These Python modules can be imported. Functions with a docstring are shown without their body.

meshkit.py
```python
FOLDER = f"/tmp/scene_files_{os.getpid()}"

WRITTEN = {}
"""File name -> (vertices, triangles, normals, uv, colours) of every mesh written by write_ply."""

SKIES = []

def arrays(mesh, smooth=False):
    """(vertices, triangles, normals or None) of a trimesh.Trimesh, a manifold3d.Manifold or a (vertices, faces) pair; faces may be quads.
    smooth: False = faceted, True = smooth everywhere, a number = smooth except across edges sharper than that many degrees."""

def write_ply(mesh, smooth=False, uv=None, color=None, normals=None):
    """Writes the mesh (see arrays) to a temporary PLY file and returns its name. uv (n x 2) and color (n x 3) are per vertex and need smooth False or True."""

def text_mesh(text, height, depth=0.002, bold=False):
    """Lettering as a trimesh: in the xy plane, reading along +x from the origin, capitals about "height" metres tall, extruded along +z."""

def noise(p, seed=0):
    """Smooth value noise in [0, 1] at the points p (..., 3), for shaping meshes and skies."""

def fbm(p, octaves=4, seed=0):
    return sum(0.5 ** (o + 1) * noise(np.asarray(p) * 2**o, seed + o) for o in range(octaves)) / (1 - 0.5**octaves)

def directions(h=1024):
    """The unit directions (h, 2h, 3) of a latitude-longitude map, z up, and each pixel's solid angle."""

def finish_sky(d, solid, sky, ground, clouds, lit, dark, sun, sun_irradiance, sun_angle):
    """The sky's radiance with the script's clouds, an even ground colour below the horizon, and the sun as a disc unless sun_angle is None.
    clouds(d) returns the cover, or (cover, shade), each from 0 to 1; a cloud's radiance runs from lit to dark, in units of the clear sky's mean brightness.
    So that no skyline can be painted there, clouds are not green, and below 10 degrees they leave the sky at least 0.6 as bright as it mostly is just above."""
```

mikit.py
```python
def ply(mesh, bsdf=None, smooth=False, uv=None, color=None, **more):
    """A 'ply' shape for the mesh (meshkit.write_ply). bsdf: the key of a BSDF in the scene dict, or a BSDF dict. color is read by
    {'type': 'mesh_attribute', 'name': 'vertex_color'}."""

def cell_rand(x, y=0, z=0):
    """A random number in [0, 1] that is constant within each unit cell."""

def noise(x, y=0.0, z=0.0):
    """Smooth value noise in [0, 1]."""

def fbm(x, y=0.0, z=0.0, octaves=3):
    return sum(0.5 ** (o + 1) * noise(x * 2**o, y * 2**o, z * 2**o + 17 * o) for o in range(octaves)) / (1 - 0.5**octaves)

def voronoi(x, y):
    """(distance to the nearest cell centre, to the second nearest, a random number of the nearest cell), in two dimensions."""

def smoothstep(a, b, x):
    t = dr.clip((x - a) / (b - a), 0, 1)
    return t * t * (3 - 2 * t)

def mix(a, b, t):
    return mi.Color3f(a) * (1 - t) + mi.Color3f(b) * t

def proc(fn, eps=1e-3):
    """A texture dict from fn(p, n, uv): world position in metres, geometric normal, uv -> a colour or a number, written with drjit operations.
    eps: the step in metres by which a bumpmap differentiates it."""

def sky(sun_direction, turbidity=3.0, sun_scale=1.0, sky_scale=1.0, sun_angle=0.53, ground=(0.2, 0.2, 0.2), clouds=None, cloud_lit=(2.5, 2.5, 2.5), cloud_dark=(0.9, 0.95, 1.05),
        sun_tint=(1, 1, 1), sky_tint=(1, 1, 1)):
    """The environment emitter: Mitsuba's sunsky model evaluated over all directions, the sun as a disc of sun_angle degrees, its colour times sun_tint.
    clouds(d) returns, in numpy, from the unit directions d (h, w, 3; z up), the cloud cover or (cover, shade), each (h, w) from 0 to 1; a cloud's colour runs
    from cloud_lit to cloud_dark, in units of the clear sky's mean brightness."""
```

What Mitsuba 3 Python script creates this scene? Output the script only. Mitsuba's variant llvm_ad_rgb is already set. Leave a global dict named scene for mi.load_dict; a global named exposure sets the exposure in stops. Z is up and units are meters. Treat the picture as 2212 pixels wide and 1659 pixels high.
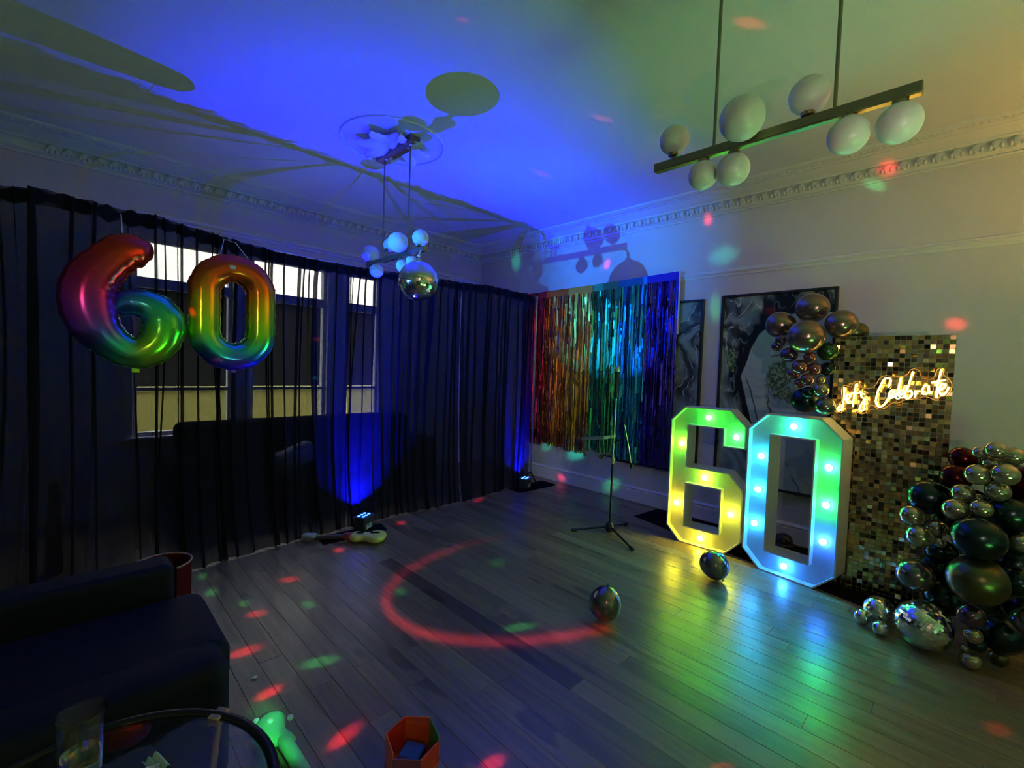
import math, random
import numpy as np, trimesh, manifold3d as m3, shapely
from shapely.geometry import Polygon, LineString, Point, box as sbox
from shapely import affinity
import drjit as dr
import mitsuba as mi
import mikit, meshkit
from mikit import proc, noise, fbm, smoothstep, mix, cell_rand

T = mi.ScalarTransform4f
PI = math.pi
rng = np.random.default_rng(60)
random.seed(60)
scene, labels, seen = {}, {}, {}

# ---------------------------------------------------------------- camera, sky, lights, exposure
exposure = 3.0
LS = 2.0 ** -exposure             # every lamp is given in display units and scaled to this exposure
YAW, PITCH, ROLL, FOCAL = 0.781833, 0.038105, 0.034380, 978.59
EYE = np.array([0.0, 0.0, 1.5])
_f = np.array([math.sin(YAW) * math.cos(PITCH), math.cos(YAW) * math.cos(PITCH), -math.sin(PITCH)])
_r0 = np.array([math.cos(YAW), -math.sin(YAW), 0.0])
_u = -_r0 * math.sin(ROLL) + np.cross(_r0, _f) * math.cos(ROLL)
scene['camera'] = {'type': 'perspective', 'fov': 2 * math.degrees(math.atan(1106 / FOCAL)), 'fov_axis': 'x', 'near_clip': 0.05,
                   'to_world': T().look_at(origin=EYE.tolist(), target=(EYE + _f).tolist(), up=_u.tolist())}
# overcast dusk sky behind the windows
def overcast(d):
    return np.full(d.shape[:2], 0.93), 0.35 + 0.3 * meshkit.fbm(d * 5.0, 3, 4)
scene['dusk_sky'] = {**mikit.sky((0.3, 0.8, 0.35), turbidity=6, sun_scale=0.0, sky_scale=40.0 * LS, clouds=overcast, cloud_lit=(1.2, 1.3, 1.32), cloud_dark=(0.8, 0.84, 0.88)),
                     'sampling_weight': .8}
# the two blue uplights on the floor in front of the curtain (their housings are built further down)
BLUE = (0.004, 0.006, 1.0)
UPLIGHTS = [(1.905, 3.735, 0.135, 74.0), (4.06, 3.80, 0.135, 50.0)]
for i, (x, y, z, power) in enumerate(UPLIGHTS):
    scene['uplight_beam_%03d' % i] = {'type': 'spot', 'cutoff_angle': 32, 'beam_width': 13, 'sampling_weight': 3.0,
                                      'intensity': {'type': 'rgb', 'value': [LS * power * c for c in BLUE]},
                                      'to_world': T().look_at(origin=[x, y, z + 0.012], target=[x + (0.02 if i == 0 else -0.12), y - 0.09, z + 1], up=[1, 0, 0])}
    scene['uplight_spill_%03d' % i] = {'type': 'spot', 'cutoff_angle': 50, 'beam_width': 8, 'sampling_weight': 1.0, 'intensity': {'type': 'rgb', 'value': [LS * .45 * power * c for c in BLUE]},
                                       'to_world': T().look_at(origin=[x, y, z + 0.012], target=[x, y + 0.38, z + 1], up=[1, 0, 0])}
# a stage light on its stand at the left of the room, aimed at the far wall above the foil curtains
STAGE = np.array([-1.55, 3.0, 1.62]); STAGE_AIM = np.array([4.68, 3.05, 2.80])
scene['stage_light_beam'] = {'type': 'spot', 'cutoff_angle': 13, 'beam_width': 5, 'sampling_weight': 2.0,
                             'intensity': {'type': 'rgb', 'value': [LS * 2.0, LS * 30.0, LS * 125.0]},
                             'to_world': T().look_at(origin=STAGE.tolist(), target=STAGE_AIM.tolist(), up=[0, 0, 1])}
# the disco light on the shelf behind the camera: one lamp whose pattern wheel throws red, green and teal spots and one arc
DISCO = np.array([0.20, -0.55, 1.78]); DISCO_AIM = np.array([2.6, 2.1, 1.45])
DISCO_CUT = 76.0
SPOT_COLOUR = {'r': (1.0, 0.025, 0.035), 'm': (1.0, 0.02, 0.6), 'g': (0.10, 1.0, 0.28), 't': (0.03, 0.85, 0.62)}
GOBO = [
    [-0.4774,-0.7154,22.3898,12.6778,52.4906,-78.9387,28.7999,"r"], [-0.2244,-0.7659,35.5098,10.2303,35.032,-76.6217,22.1569,"r"],
    [-0.5999,-0.6371,34.308,11.1567,54.1958,-113.6063,38.6007,"r"], [-0.6295,-0.559,31.4791,4.9663,41.4197,-125.8109,46.8515,"r"],
    [-0.5971,-0.4858,51.1007,0.7635,31.3234,-158.1158,47.5058,"r"], [-0.525,-0.4159,56.2352,-4.35,21.2842,-177.9346,55.9206,"r"],
    [-0.4184,-0.3524,89.7687,-3.5391,39.9872,-207.937,65.4984,"r"], [-0.2838,-0.2919,103.5839,-3.9727,57.9789,-253.219,78.7165,"r"],
    [-0.1141,-0.2367,95.8158,1.5598,80.9047,-247.9503,98.4717,"r"], [0.0707,-0.1822,137.5648,105.7357,76.9174,-88.2029,41.3263,"r"],
    [0.1478,0.2699,38.4157,86.6077,168.723,-57.3477,34.7442,"m"], [0.3459,0.3663,120.7651,1.7583,-0.6234,-75.7311,27.9968,"r"],
    [0.7018,0.4749,53.9309,-0.1986,-0.43,-54.041,18.5712,"r"], [0.8372,0.135,45.699,-0.4927,-0.6322,-71.9068,14.3306,"r"],
    [0.4699,0.166,116.3889,24.5817,25.513,-108.726,23.7223,"r"], [0.2992,0.7099,27.7952,7.8425,-5.2327,-104.7018,5.1442,"r"],
    [0.0616,0.5381,43.6644,3.3291,-34.7492,-222.9715,5.0991,"r"], [-0.2856,0.6831,71.9165,1.1355,-37.0679,-233.849,2.4827,"r"],
    [-0.0279,0.4395,51.5998,-0.4889,-53.7512,-262.0105,6.6533,"r"], [-0.4976,-0.5787,27.8827,0.9306,24.0066,-105.0119,20.4414,"g"],
    [-0.4988,-0.4663,76.5107,-13.6142,1.4486,-134.6532,19.5173,"g"], [-0.618,-0.4648,94.0175,0.5214,25.3905,-137.094,21.3844,"g"],
    [-0.6752,-0.4442,84.7117,6.6016,34.3674,-135.4417,23.8622,"g"], [-0.6872,-0.4115,101.5184,3.5668,31.6981,-152.8864,21.4943,"g"],
    [-0.1039,-0.5082,30.1792,-4.2532,18.0073,-123.1614,14.6201,"g"], [-0.1105,-0.374,58.2381,-6.3553,21.5252,-116.4044,8.8038,"g"],
    [-0.3168,-0.4379,83.912,-6.3377,20.37,-119.9145,13.3646,"g"], [0.0987,-0.1324,53.7898,11.4711,14.9718,-72.2545,19.137,"t"],
    [0.0401,-0.1174,96.5775,38.6912,40.5829,-94.9196,12.7898,"t"], [0.1675,-0.1984,47.7833,25.7736,38.2673,-64.2853,8.7833,"g"],
    [0.3773,0.2871,32.7989,10.3374,16.8726,-46.8658,6.5792,"t"], [0.3632,0.1739,91.4685,1.2626,-0.2917,-33.5022,6.474,"g"],
    [0.6785,0.4391,42.3177,-9.6717,-22.4924,-78.8545,6.9208,"g"], [0.0448,0.3222,72.2043,20.8287,29.2002,-94.2686,8.5149,"t"],
    [-0.0316,0.2774,109.4268,3.7297,-0.4209,-49.7582,14.7829,"t"], [-0.4774,0.0679,112.9752,7.0683,20.9315,-265.7843,61.8281,"r"],
    [-0.745,0.0955,177.7713,88.6876,48.086,-97.7729,57.2464,"r"], [-0.4773,-0.0108,170.3158,10.6964,19.0768,-268.0709,38.8934,"t"],
    [0.2,-0.7726,43.5076,-12.6678,10.0542,-153.2837,6.3633,"r"], [0.7717,-0.7059,31.7084,-27.4434,-24.1284,-64.1404,8.1913,"r"],
    [0.3567,-0.412,1172.7009,17.1873,-16.3525,-1081.3182,0.0,"r"], [-0.6867,0.0058,106.1733,7.77,16.7281,-218.9063,37.8272,"r"],
    [-0.6136,-0.6819,32.948,4.275,7.8657,-27.5858,7.6577,"g"], [-0.6002,-0.7396,27.0093,-20.3187,-22.6742,-34.4092,6.869,"g"],
]
ARC = [
    [-0.0227,-0.3092,0.0043], [-0.0912,-0.3187,0.0053], [-0.1707,-0.3382,0.0062], [-0.2418,-0.3662,0.0071], [-0.3038,-0.3994,0.0079],
    [-0.3403,-0.4354,0.0097], [-0.3508,-0.4638,0.0105], [-0.3418,-0.4917,0.0104], [-0.3037,-0.5181,0.0103], [-0.2454,-0.5323,0.0103],
    [-0.176,-0.5373,0.0104], [-0.1043,-0.5359,0.0105], [-0.0206,-0.5261,0.0106], [0.0663,-0.5096,0.0098],
]
def disco_pattern(p, n, uv):
    k = 2 * math.tan(math.radians(DISCO_CUT))
    x, y = (uv.x - 0.5) * k * DISCO_SIGN[0], (uv.y - 0.5) * k * DISCO_SIGN[1]
    out = mi.Color3f(0.0)
    for cx, cy, a, b, c, d, power, col in GOBO:
        dx, dy = x - cx, y - cy
        q = dr.square(a * dx + b * dy) + dr.square(c * dx + d * dy)
        w = dr.exp(-dr.square(q) * 1.1) + 0.07 * dr.exp(-q * 0.45)
        s = SPOT_COLOUR[col]
        out += mi.Color3f(s[0], s[1], s[2]) * (DISCO_POWER * power * w)
    best = mi.Float(0.0)
    for i in range(len(ARC) - 1):
        (x0, y0, w0), (x1, y1, w1) = ARC[i], ARC[i + 1]
        ex, ey = x1 - x0, y1 - y0
        t = dr.clip(((x - x0) * ex + (y - y0) * ey) / (ex * ex + ey * ey), 0, 1)
        d = dr.sqrt(dr.square(x - x0 - ex * t) + dr.square(y - y0 - ey * t)) / (w0 + (w1 - w0) * t)
        s = (i + t) / (len(ARC) - 1)
        fade = smoothstep(0.0, 0.35, s) * (1 - 0.5 * smoothstep(0.85, 1.0, s)) * ARC_POWER[i]
        best = dr.maximum(best, fade * (dr.exp(-dr.square(d) * 1.1) + 0.10 * dr.exp(-d * 0.9)))
    return out + mi.Color3f(1.0, 0.05, 0.06) * best
DISCO_SIGN = (-1, 1)
DISCO_POWER = 5.0
ARC_POWER = [100.0] * 13
scene['disco_light_beam'] = {'type': 'spot', 'cutoff_angle': DISCO_CUT, 'beam_width': DISCO_CUT - 0.5, 'sampling_weight': 2.5,
                             'intensity': {'type': 'rgb', 'value': [LS, LS, LS]}, 'texture': proc(disco_pattern),
                             'to_world': T().look_at(origin=DISCO.tolist(), target=DISCO_AIM.tolist(), up=[0, 0, 1])}
# unseen lights added: a green panel to brighten the ceiling, a warm uplighter for the right side
PANEL = np.array([1.75, -1.25, 0.22]); PANEL_GLOW = (LS * 6.0, LS * 22.0, LS * 4.6)
WARM = np.array([4.1, -1.55, 1.85])
WARM_GLOW = (LS * 150.0, LS * 72.0, LS * 14.0)
# unseen fill light added behind the camera to brighten the upper right wall
KEY = np.array([0.50, -0.72, 1.40]); KEY_AIM = np.array([4.68, 0.70, 2.62])
scene['added_wall_fill_beam'] = {'type': 'spot', 'cutoff_angle': 36, 'beam_width': 4, 'sampling_weight': 2.5, 'intensity': {'type': 'rgb', 'value': [LS * 7.0, LS * 5.4, LS * 4.4]},
                          'to_world': T().look_at(origin=KEY.tolist(), target=KEY_AIM.tolist(), up=[0, 0, 1])}
# dim unseen fill light added behind the camera to lift the general ambient
REAR = np.array([-0.9, -1.5, 2.2])
scene['added_rear_fill_light'] = {'type': 'point', 'position': REAR.tolist(), 'sampling_weight': 2.0, 'intensity': {'type': 'rgb', 'value': [LS * 1.5, LS * 1.05, LS * 0.55]}}

# ---------------------------------------------------------------- helpers
def key_for(name):
    n = seen.get(name, 0); seen[name] = n + 1
    return name if n == 0 else '%s_%03d' % (name, n)
def thing(name, label, cat, group=None):
    k = key_for(name); labels[k] = {'label': label, 'category': cat}
    if group: labels[k]['group'] = group
    return k
def put(parent, name, mesh, mat=None, smooth=False, label=None, kind=None, **more):
    k = key_for(parent + '__' + name)
    scene[k] = mesh if isinstance(mesh, dict) else mikit.ply(mesh, mat, smooth=smooth, **more)
    if label or kind: labels[k] = {**({'label': label} if label else {}), **({'kind': kind} if kind else {})}
    return k
def solo(name, mesh, mat, label, cat, smooth=False, group=None, kind=None, **more):
    k = key_for(name); scene[k] = mesh if isinstance(mesh, dict) else mikit.ply(mesh, mat, smooth=smooth, **more)
    labels[k] = {'label': label, 'category': cat}
    if group: labels[k]['group'] = group
    if kind: labels[k]['kind'] = kind
    return k
def struct(name, mesh, mat, smooth=False, **more):
    k = key_for(name); scene[k] = mikit.ply(mesh, mat, smooth=smooth, **more)
    labels[k] = {'kind': 'structure'}
    return k
def cat(ms): return trimesh.util.concatenate([m if isinstance(m, trimesh.Trimesh) else trimesh.Trimesh(m[0], m[1], process=False) for m in ms])
def box(x0, x1, y0, y1, z0, z1):
    m = trimesh.creation.box(extents=(x1 - x0, y1 - y0, z1 - z0)); m.apply_translation(((x0 + x1) / 2, (y0 + y1) / 2, (z0 + z1) / 2)); return m
def hull(pts):
    m = trimesh.convex.convex_hull(np.asarray(pts, float)); return m
def cbox(x0, x1, y0, y1, z0, z1, c=0.004):
    P = []
    for sx in (0, 1):
        for sy in (0, 1):
            for sz in (0, 1):
                for k in range(3):
                    d = [c, c, c]; d[k] = 0
                    P.append([(x1 - d[0]) if sx else (x0 + d[0]), (y1 - d[1]) if sy else (y0 + d[1]), (z1 - d[2]) if sz else (z0 + d[2])])
    return hull(P)
def rbox(x0, x1, y0, y1, z0, z1, r, n=3):
    s = trimesh.creation.icosphere(subdivisions=n - 1, radius=r).vertices
    P = [s + [x, y, z] for x in (x0 + r, x1 - r) for y in (y0 + r, y1 - r) for z in (z0 + r, z1 - r)]
    return hull(np.vstack(P))
def frames(P):
    P = np.asarray(P, float); t = np.gradient(P, axis=0); t /= np.linalg.norm(t, axis=1, keepdims=True) + 1e-12
    a = np.cross(t[0], [0.1, 0.2, 1.0]); a /= np.linalg.norm(a); A = []
    for k in range(len(P)):
        a = a - t[k] * (a @ t[k]); a /= np.linalg.norm(a); A.append(a)
    return P, t, np.array(A), np.cross(t, np.array(A))
def tube(P, R, sides=10, closed=False):
    P, t, A, B = frames(P); n = len(P)
    R = np.broadcast_to(np.asarray(R, float), (n,))
    th = np.arange(sides) * 2 * PI / sides
    V = P[:, None] + R[:, None, None] * (np.cos(th)[None, :, None] * A[:, None] + np.sin(th)[None, :, None] * B[:, None])
    V = V.reshape(-1, 3); F = []
    for i in range(n if closed else n - 1):
        j = (i + 1) % n
        for k in range(sides):
            l = (k + 1) % sides
            F += [[i * sides + k, i * sides + l, j * sides + l], [i * sides + k, j * sides + l, j * sides + k]]
    if not closed:
        V = np.vstack([V, P[0], P[-1]])
        for k in range(sides):
            l = (k + 1) % sides
            F += [[n * sides, l, k], [n * sides + 1, (n - 1) * sides + k, (n - 1) * sides + l]]
    m = trimesh.Trimesh(V, F, process=False); m.fix_normals(); return m
def spline(P, n, closed=False):
    from scipy.interpolate import CubicSpline
    P = np.asarray(P, float)
    if closed: P = np.vstack([P, P[:1]])
    d = np.r_[0, np.cumsum(np.maximum(np.linalg.norm(np.diff(P[:, :2], axis=0), axis=1), 1e-6))]
    cs = CubicSpline(d, P, bc_type='periodic' if closed else 'natural')
    return cs(np.linspace(0, d[-1], n, endpoint=not closed))
def lathe(profile, n=24):
    """profile: (radius, height) from bottom to top, about the z axis"""
    pr = np.asarray(profile, float); th = np.arange(n) * 2 * PI / n
    V = np.stack([pr[:, 0, None] * np.cos(th), pr[:, 0, None] * np.sin(th), np.broadcast_to(pr[:, 1, None], (len(pr), n))], -1).reshape(-1, 3)
    F = []
    for i in range(len(pr) - 1):
        for k in range(n):
            l = (k + 1) % n
            F += [[i * n + k, i * n + l, (i + 1) * n + l], [i * n + k, (i + 1) * n + l, (i + 1) * n + k]]
    m = trimesh.Trimesh(V, F, process=True); m.update_faces(m.nondegenerate_faces()); m.remove_unreferenced_vertices(); m.fix_normals(); return m
def moved(m, t=(0, 0, 0), rot=None):
    m = m.copy()
    if rot is not None: m.apply_transform(rot)
    m.apply_translation(t); return m
def rotz(a): return trimesh.transformations.rotation_matrix(a, [0, 0, 1])
def axis_to(d):
    """rotation taking +z to the direction d"""
    d = np.asarray(d, float) / np.linalg.norm(d); return trimesh.geometry.align_vectors([0, 0, 1], d)
def extrude(poly, h):
    ps = getattr(poly, 'geoms', [poly])
    return cat([trimesh.creation.extrude_polygon(p, h, engine='earcut') for p in ps if p.area > 1e-9])
def basis(o, ex, ey, ez):
    M = np.eye(4); M[:3, 0], M[:3, 1], M[:3, 2], M[:3, 3] = ex, ey, ez, o; return M
def grid_mesh(V):
    """V: (rows, cols, 3)"""
    r, c = V.shape[:2]; i, j = np.meshgrid(np.arange(r - 1), np.arange(c - 1), indexing='ij')
    a = (i * c + j).ravel(); F = np.vstack([np.stack([a, a + 1, a + c + 1], 1), np.stack([a, a + c + 1, a + c], 1)])
    return trimesh.Trimesh(V.reshape(-1, 3), F, process=False)

# ---------------------------------------------------------------- materials
def rgb(c): return {'type': 'rgb', 'value': list(map(float, c))}
def mat(name, bsdf): scene['mat_' + name] = bsdf; return 'mat_' + name
def diffuse(name, c): return mat(name, {'type': 'twosided', 'bsdf': {'type': 'diffuse', 'reflectance': rgb(c)}})
def princ(name, c, rough=0.5, metal=0.0, **k):
    return mat(name, {'type': 'twosided', 'bsdf': {'type': 'principled', 'base_color': c if isinstance(c, dict) else rgb(c), 'roughness': rough, 'metallic': metal, **k}})
WALL = diffuse('wall', (0.62, 0.60, 0.58))
CEIL = diffuse('ceiling', (0.64, 0.64, 0.64))
PLASTER = diffuse('plaster', (0.66, 0.65, 0.63))
WOODTRIM = princ('white_gloss', (0.68, 0.67, 0.65), 0.35)
WIN = princ('window_paint', (0.6, 0.6, 0.6), 0.4)
BLACK = princ('black', (0.012, 0.012, 0.014), 0.4)
BLACKMETAL = princ('black_metal', (0.02, 0.02, 0.022), 0.3, 0.6)
MATTE = diffuse('matte_black', (0.012, 0.012, 0.013))
STEEL = princ('steel', (0.55, 0.55, 0.55), 0.25, 1.0)
BRASS = princ('brass', (0.62, 0.48, 0.25), 0.22, 1.0)
DARKBRASS = princ('dark_brass', (0.28, 0.24, 0.17), 0.35, 0.9)
OPAL = princ('opal_glass', (0.62, 0.65, 0.62), 0.3)
PANE = mat('pane', {'type': 'thindielectric', 'int_ior': 1.5})
def plank_colour(p, n, uv):
    g = fbm(p.x * 60, p.y * 2.2 + uv.y * 37, uv.y * 11, 3)
    fine = noise(p.x * 260, p.y * 7 + uv.y * 91)
    knot = smoothstep(0.70, 0.80, fbm(p.x * 9 + uv.y * 50, p.y * 2.6 + uv.y * 23, 0, 2))
    v = (0.60 + 0.55 * g + 0.14 * (fine - 0.5)) * (0.74 + 0.42 * uv.x) * (1 - 0.4 * knot)
    base = mix((0.160, 0.110, 0.060), (0.190, 0.145, 0.084), uv.y)
    return base * v
def plank_rough(p, n, uv): return 0.26 + 0.15 * fbm(p.x * 40, p.y * 3 + uv.y * 7, 0, 2)
PLANK = mat('oak_plank', {'type': 'twosided', 'bsdf': {'type': 'principled', 'base_color': proc(plank_colour), 'roughness': proc(plank_rough), 'specular': 0.95}})
JOINT = diffuse('plank_joint', (0.02, 0.017, 0.014))
SHEER = mat('black_sheer', {'type': 'mask', 'opacity': 0.80, 'bsdf': {'type': 'twosided', 'bsdf': {'type': 'diffuse', 'reflectance': rgb((0.013, 0.013, 0.023))}}})
VELVET = diffuse('black_cloth', (0.012, 0.012, 0.015))
VCOL = {'type': 'mesh_attribute', 'name': 'vertex_color'}
FOIL = mat('rainbow_foil', {'type': 'twosided', 'bsdf': {'type': 'principled', 'base_color': VCOL, 'roughness': 0.17, 'metallic': 0.80, 'specular': 0.9}})

W, D, H = 4.677, 5.470, 3.27          # right wall x, window wall y, ceiling z
X0, Y0 = -2.3, -2.4                   # the walls out of view
ZC = 3.085                            # underside of the cornice
# ---------------------------------------------------------------- the room
struct('ceiling', box(X0 - .1, W + .1, Y0 - .1, D + .1, H, H + .1), CEIL)
fl = struct('floor', box(X0 - .1, W + .1, Y0 - .1, D + .1, -.12, -.004), JOINT)
# floorboards running along the right wall, each a piece of its own
PW = 0.111
def board(x0, x1, y0, y1, tone, grain):
    m = hull([[x, y, z] for z, c in ((-.004, 0), (-.0006, 0), (0, .0012)) for x in (x0 + .0006 + c, x1 - .0006 - c) for y in (y0 + .0006 + c, y1 - .0006 - c)])
    return m, np.broadcast_to([tone, grain], (len(m.vertices), 2))
boards = []
for r in range(int((W + 0.75) / PW) + 1):
    x1 = W - r * PW; x0 = x1 - PW
    y = -1.1 - rng.random() * 0.9
    while y < D:
        L = 0.75 + rng.random() * 1.15; y1 = min(y + L, D)
        tone, grain = rng.random() ** 1.2, rng.random()
        if y1 - y > .05: boards.append([x0, x1, y, y1, tone, grain])
        y = y1
# the one dark board in the middle of the room, ended by a cross joint
for b in boards:
    if abs((b[0] + b[1]) / 2 - 1.708) < PW / 2:
        if b[2] < 1.24 < b[3]: b[3] = 1.24
dark = min((b for b in boards if abs((b[0] + b[1]) / 2 - 1.708) < PW / 2 and b[2] >= 1.0 - 1e-9 and b[3] > 1.3), key=lambda b: b[2])
col = [b for b in boards if abs((b[0] + b[1]) / 2 - 1.708) < PW / 2]
for b in col: boards.remove(b)
xa, xb = col[0][0], col[0][1]
ys = [-1.1, 0.15, 1.24, 3.05, 4.2, D]
tones = [.75, .70, -.85, .3, .5]
for k in range(5): boards.append([xa, xb, ys[k], ys[k + 1], tones[k], rng.random()])
def visible(b):
    cx, cy = (b[0] + b[1]) / 2, (b[2] + b[3]) / 2
    return b[3] > -0.25 and cx + cy * 0.9 > 1.0 and b[2] < 4.1
near = [b for b in boards if visible(b)]
near.sort(key=lambda b: math.hypot((b[0] + b[1]) / 2, (b[2] + b[3]) / 2)); rest = near[298:]; near = near[:298]
rest += [b for b in boards if not visible(b)]
for b in near:
    m, uv = board(*b); put(fl, 'floorboard', m, PLANK, uv=uv)
ms = [board(*b) for b in rest]
put(fl, 'far_floorboards', cat([m for m, _ in ms]), PLANK, kind='stuff', uv=np.vstack([u for _, u in ms]))

# right wall, and the two walls out of view
struct('wall_right', box(W, W + .12, Y0 - .1, D + .12, 0, H), WALL)
struct('wall_left', box(X0 - .12, X0, Y0 - .1, D + .12, 0, H), WALL)
struct('wall_front', box(X0 - .1, W + .1, Y0 - .12, Y0, 0, H), WALL)
# window wall with three openings
WINDOWS = [(0.46, 1.27, 0.72, 2.60), (1.44, 2.26, 0.72, 2.60), (2.50, 2.95, 0.72, 2.60)]
poly = sbox(X0 - .1, 0, W + .1, H)
for a, b, c_, d in WINDOWS: poly = poly.difference(sbox(a, c_, b, d))
m = extrude(poly, .14); m.apply_transform(basis((0, D + .14, 0), (1, 0, 0), (0, 0, 1), (0, -1, 0)))
struct('wall_back', m, WALL)
for a, b, c_, d in WINDOWS:
    f = .035
    fr = cat([box(a, a + f, D + .03, D + .11, c_, d), box(b - f, b, D + .03, D + .11, c_, d), box(a, b, D + .03, D + .11, c_, c_ + f), box(a, b, D + .03, D + .11, d - f, d)])
    w = struct('window_1' if 'window_1' not in scene else ('window_2' if 'window_2' not in scene else 'window_3'), fr, WIN)
    put(w, 'transom_rail', box(a + f, b - f, D + .035, D + .10, 2.13, 2.225), WIN)
    put(w, 'meeting_rail', box(a + f, b - f, D + .02, D + .08, 1.150, 1.182), WIN)
    put(w, 'architrave', cat([cbox(a - .075, a, D - .022, D, c_ - .02, d + .07), cbox(b, b + .075, D - .022, D, c_ - .02, d + .07), cbox(a - .075, b + .075, D - .026, D, d, d + .07)]), WOODTRIM)
    put(w, 'sill', cbox(a - .1, b + .1, D - .06, D + .03, c_ - .035, c_, .006), WOODTRIM)
    for z0, z1 in ((c_ + f, 1.150), (1.182, 2.13), (2.225, d - f)):
        put(w, 'pane', {'type': 'rectangle', 'bsdf': {'type': 'ref', 'id': PANE},
                        'to_world': T().translate([(a + b) / 2, D + .065, (z0 + z1) / 2]).rotate([1, 0, 0], 90).scale([(b - a) / 2 - f, (z1 - z0) / 2, 1])})

# cornice: profile (distance from the wall, height), run along the two walls and mitred in the corner
PROF = [(0, ZC), (.022, ZC), (.026, ZC + .012), (.020, ZC + .022), (.040, ZC + .030), (.050, ZC + .040), (.050, ZC + .098), (.088, ZC + .104), (.094, ZC + .112), (.094, ZC + .122), (.120, ZC + .128),
        (.155, ZC + .142), (.180, ZC + .152), (.186, ZC + .158), (.215, ZC + .158), (.225, ZC + .164), (.250, ZC + .164), (.300, ZC + .166), (.315, ZC + .172), (.322, H), (0, H)]
def run(side, prof, end, mitre=True):
    V, n = [], len(prof)
    for s in (0, 1):
        for d, z in prof:
            if side == 'right': V.append((W - d, (D - (d if mitre else 0)) if s else end, z))
            else: V.append(((W - (d if mitre else 0)) if s else end, D - d, z))
    F = []
    for i in range(n):
        j = (i + 1) % n; F += [[i, j, n + j], [i, n + j, n + i]]
    m = trimesh.Trimesh(V, F, process=False); m.fix_normals(); return m
t1 = struct('trim_1', run('right', PROF, Y0), PLASTER, smooth=25)
t2 = struct('trim_2', run('back', PROF, X0), PLASTER, smooth=25)
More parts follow.
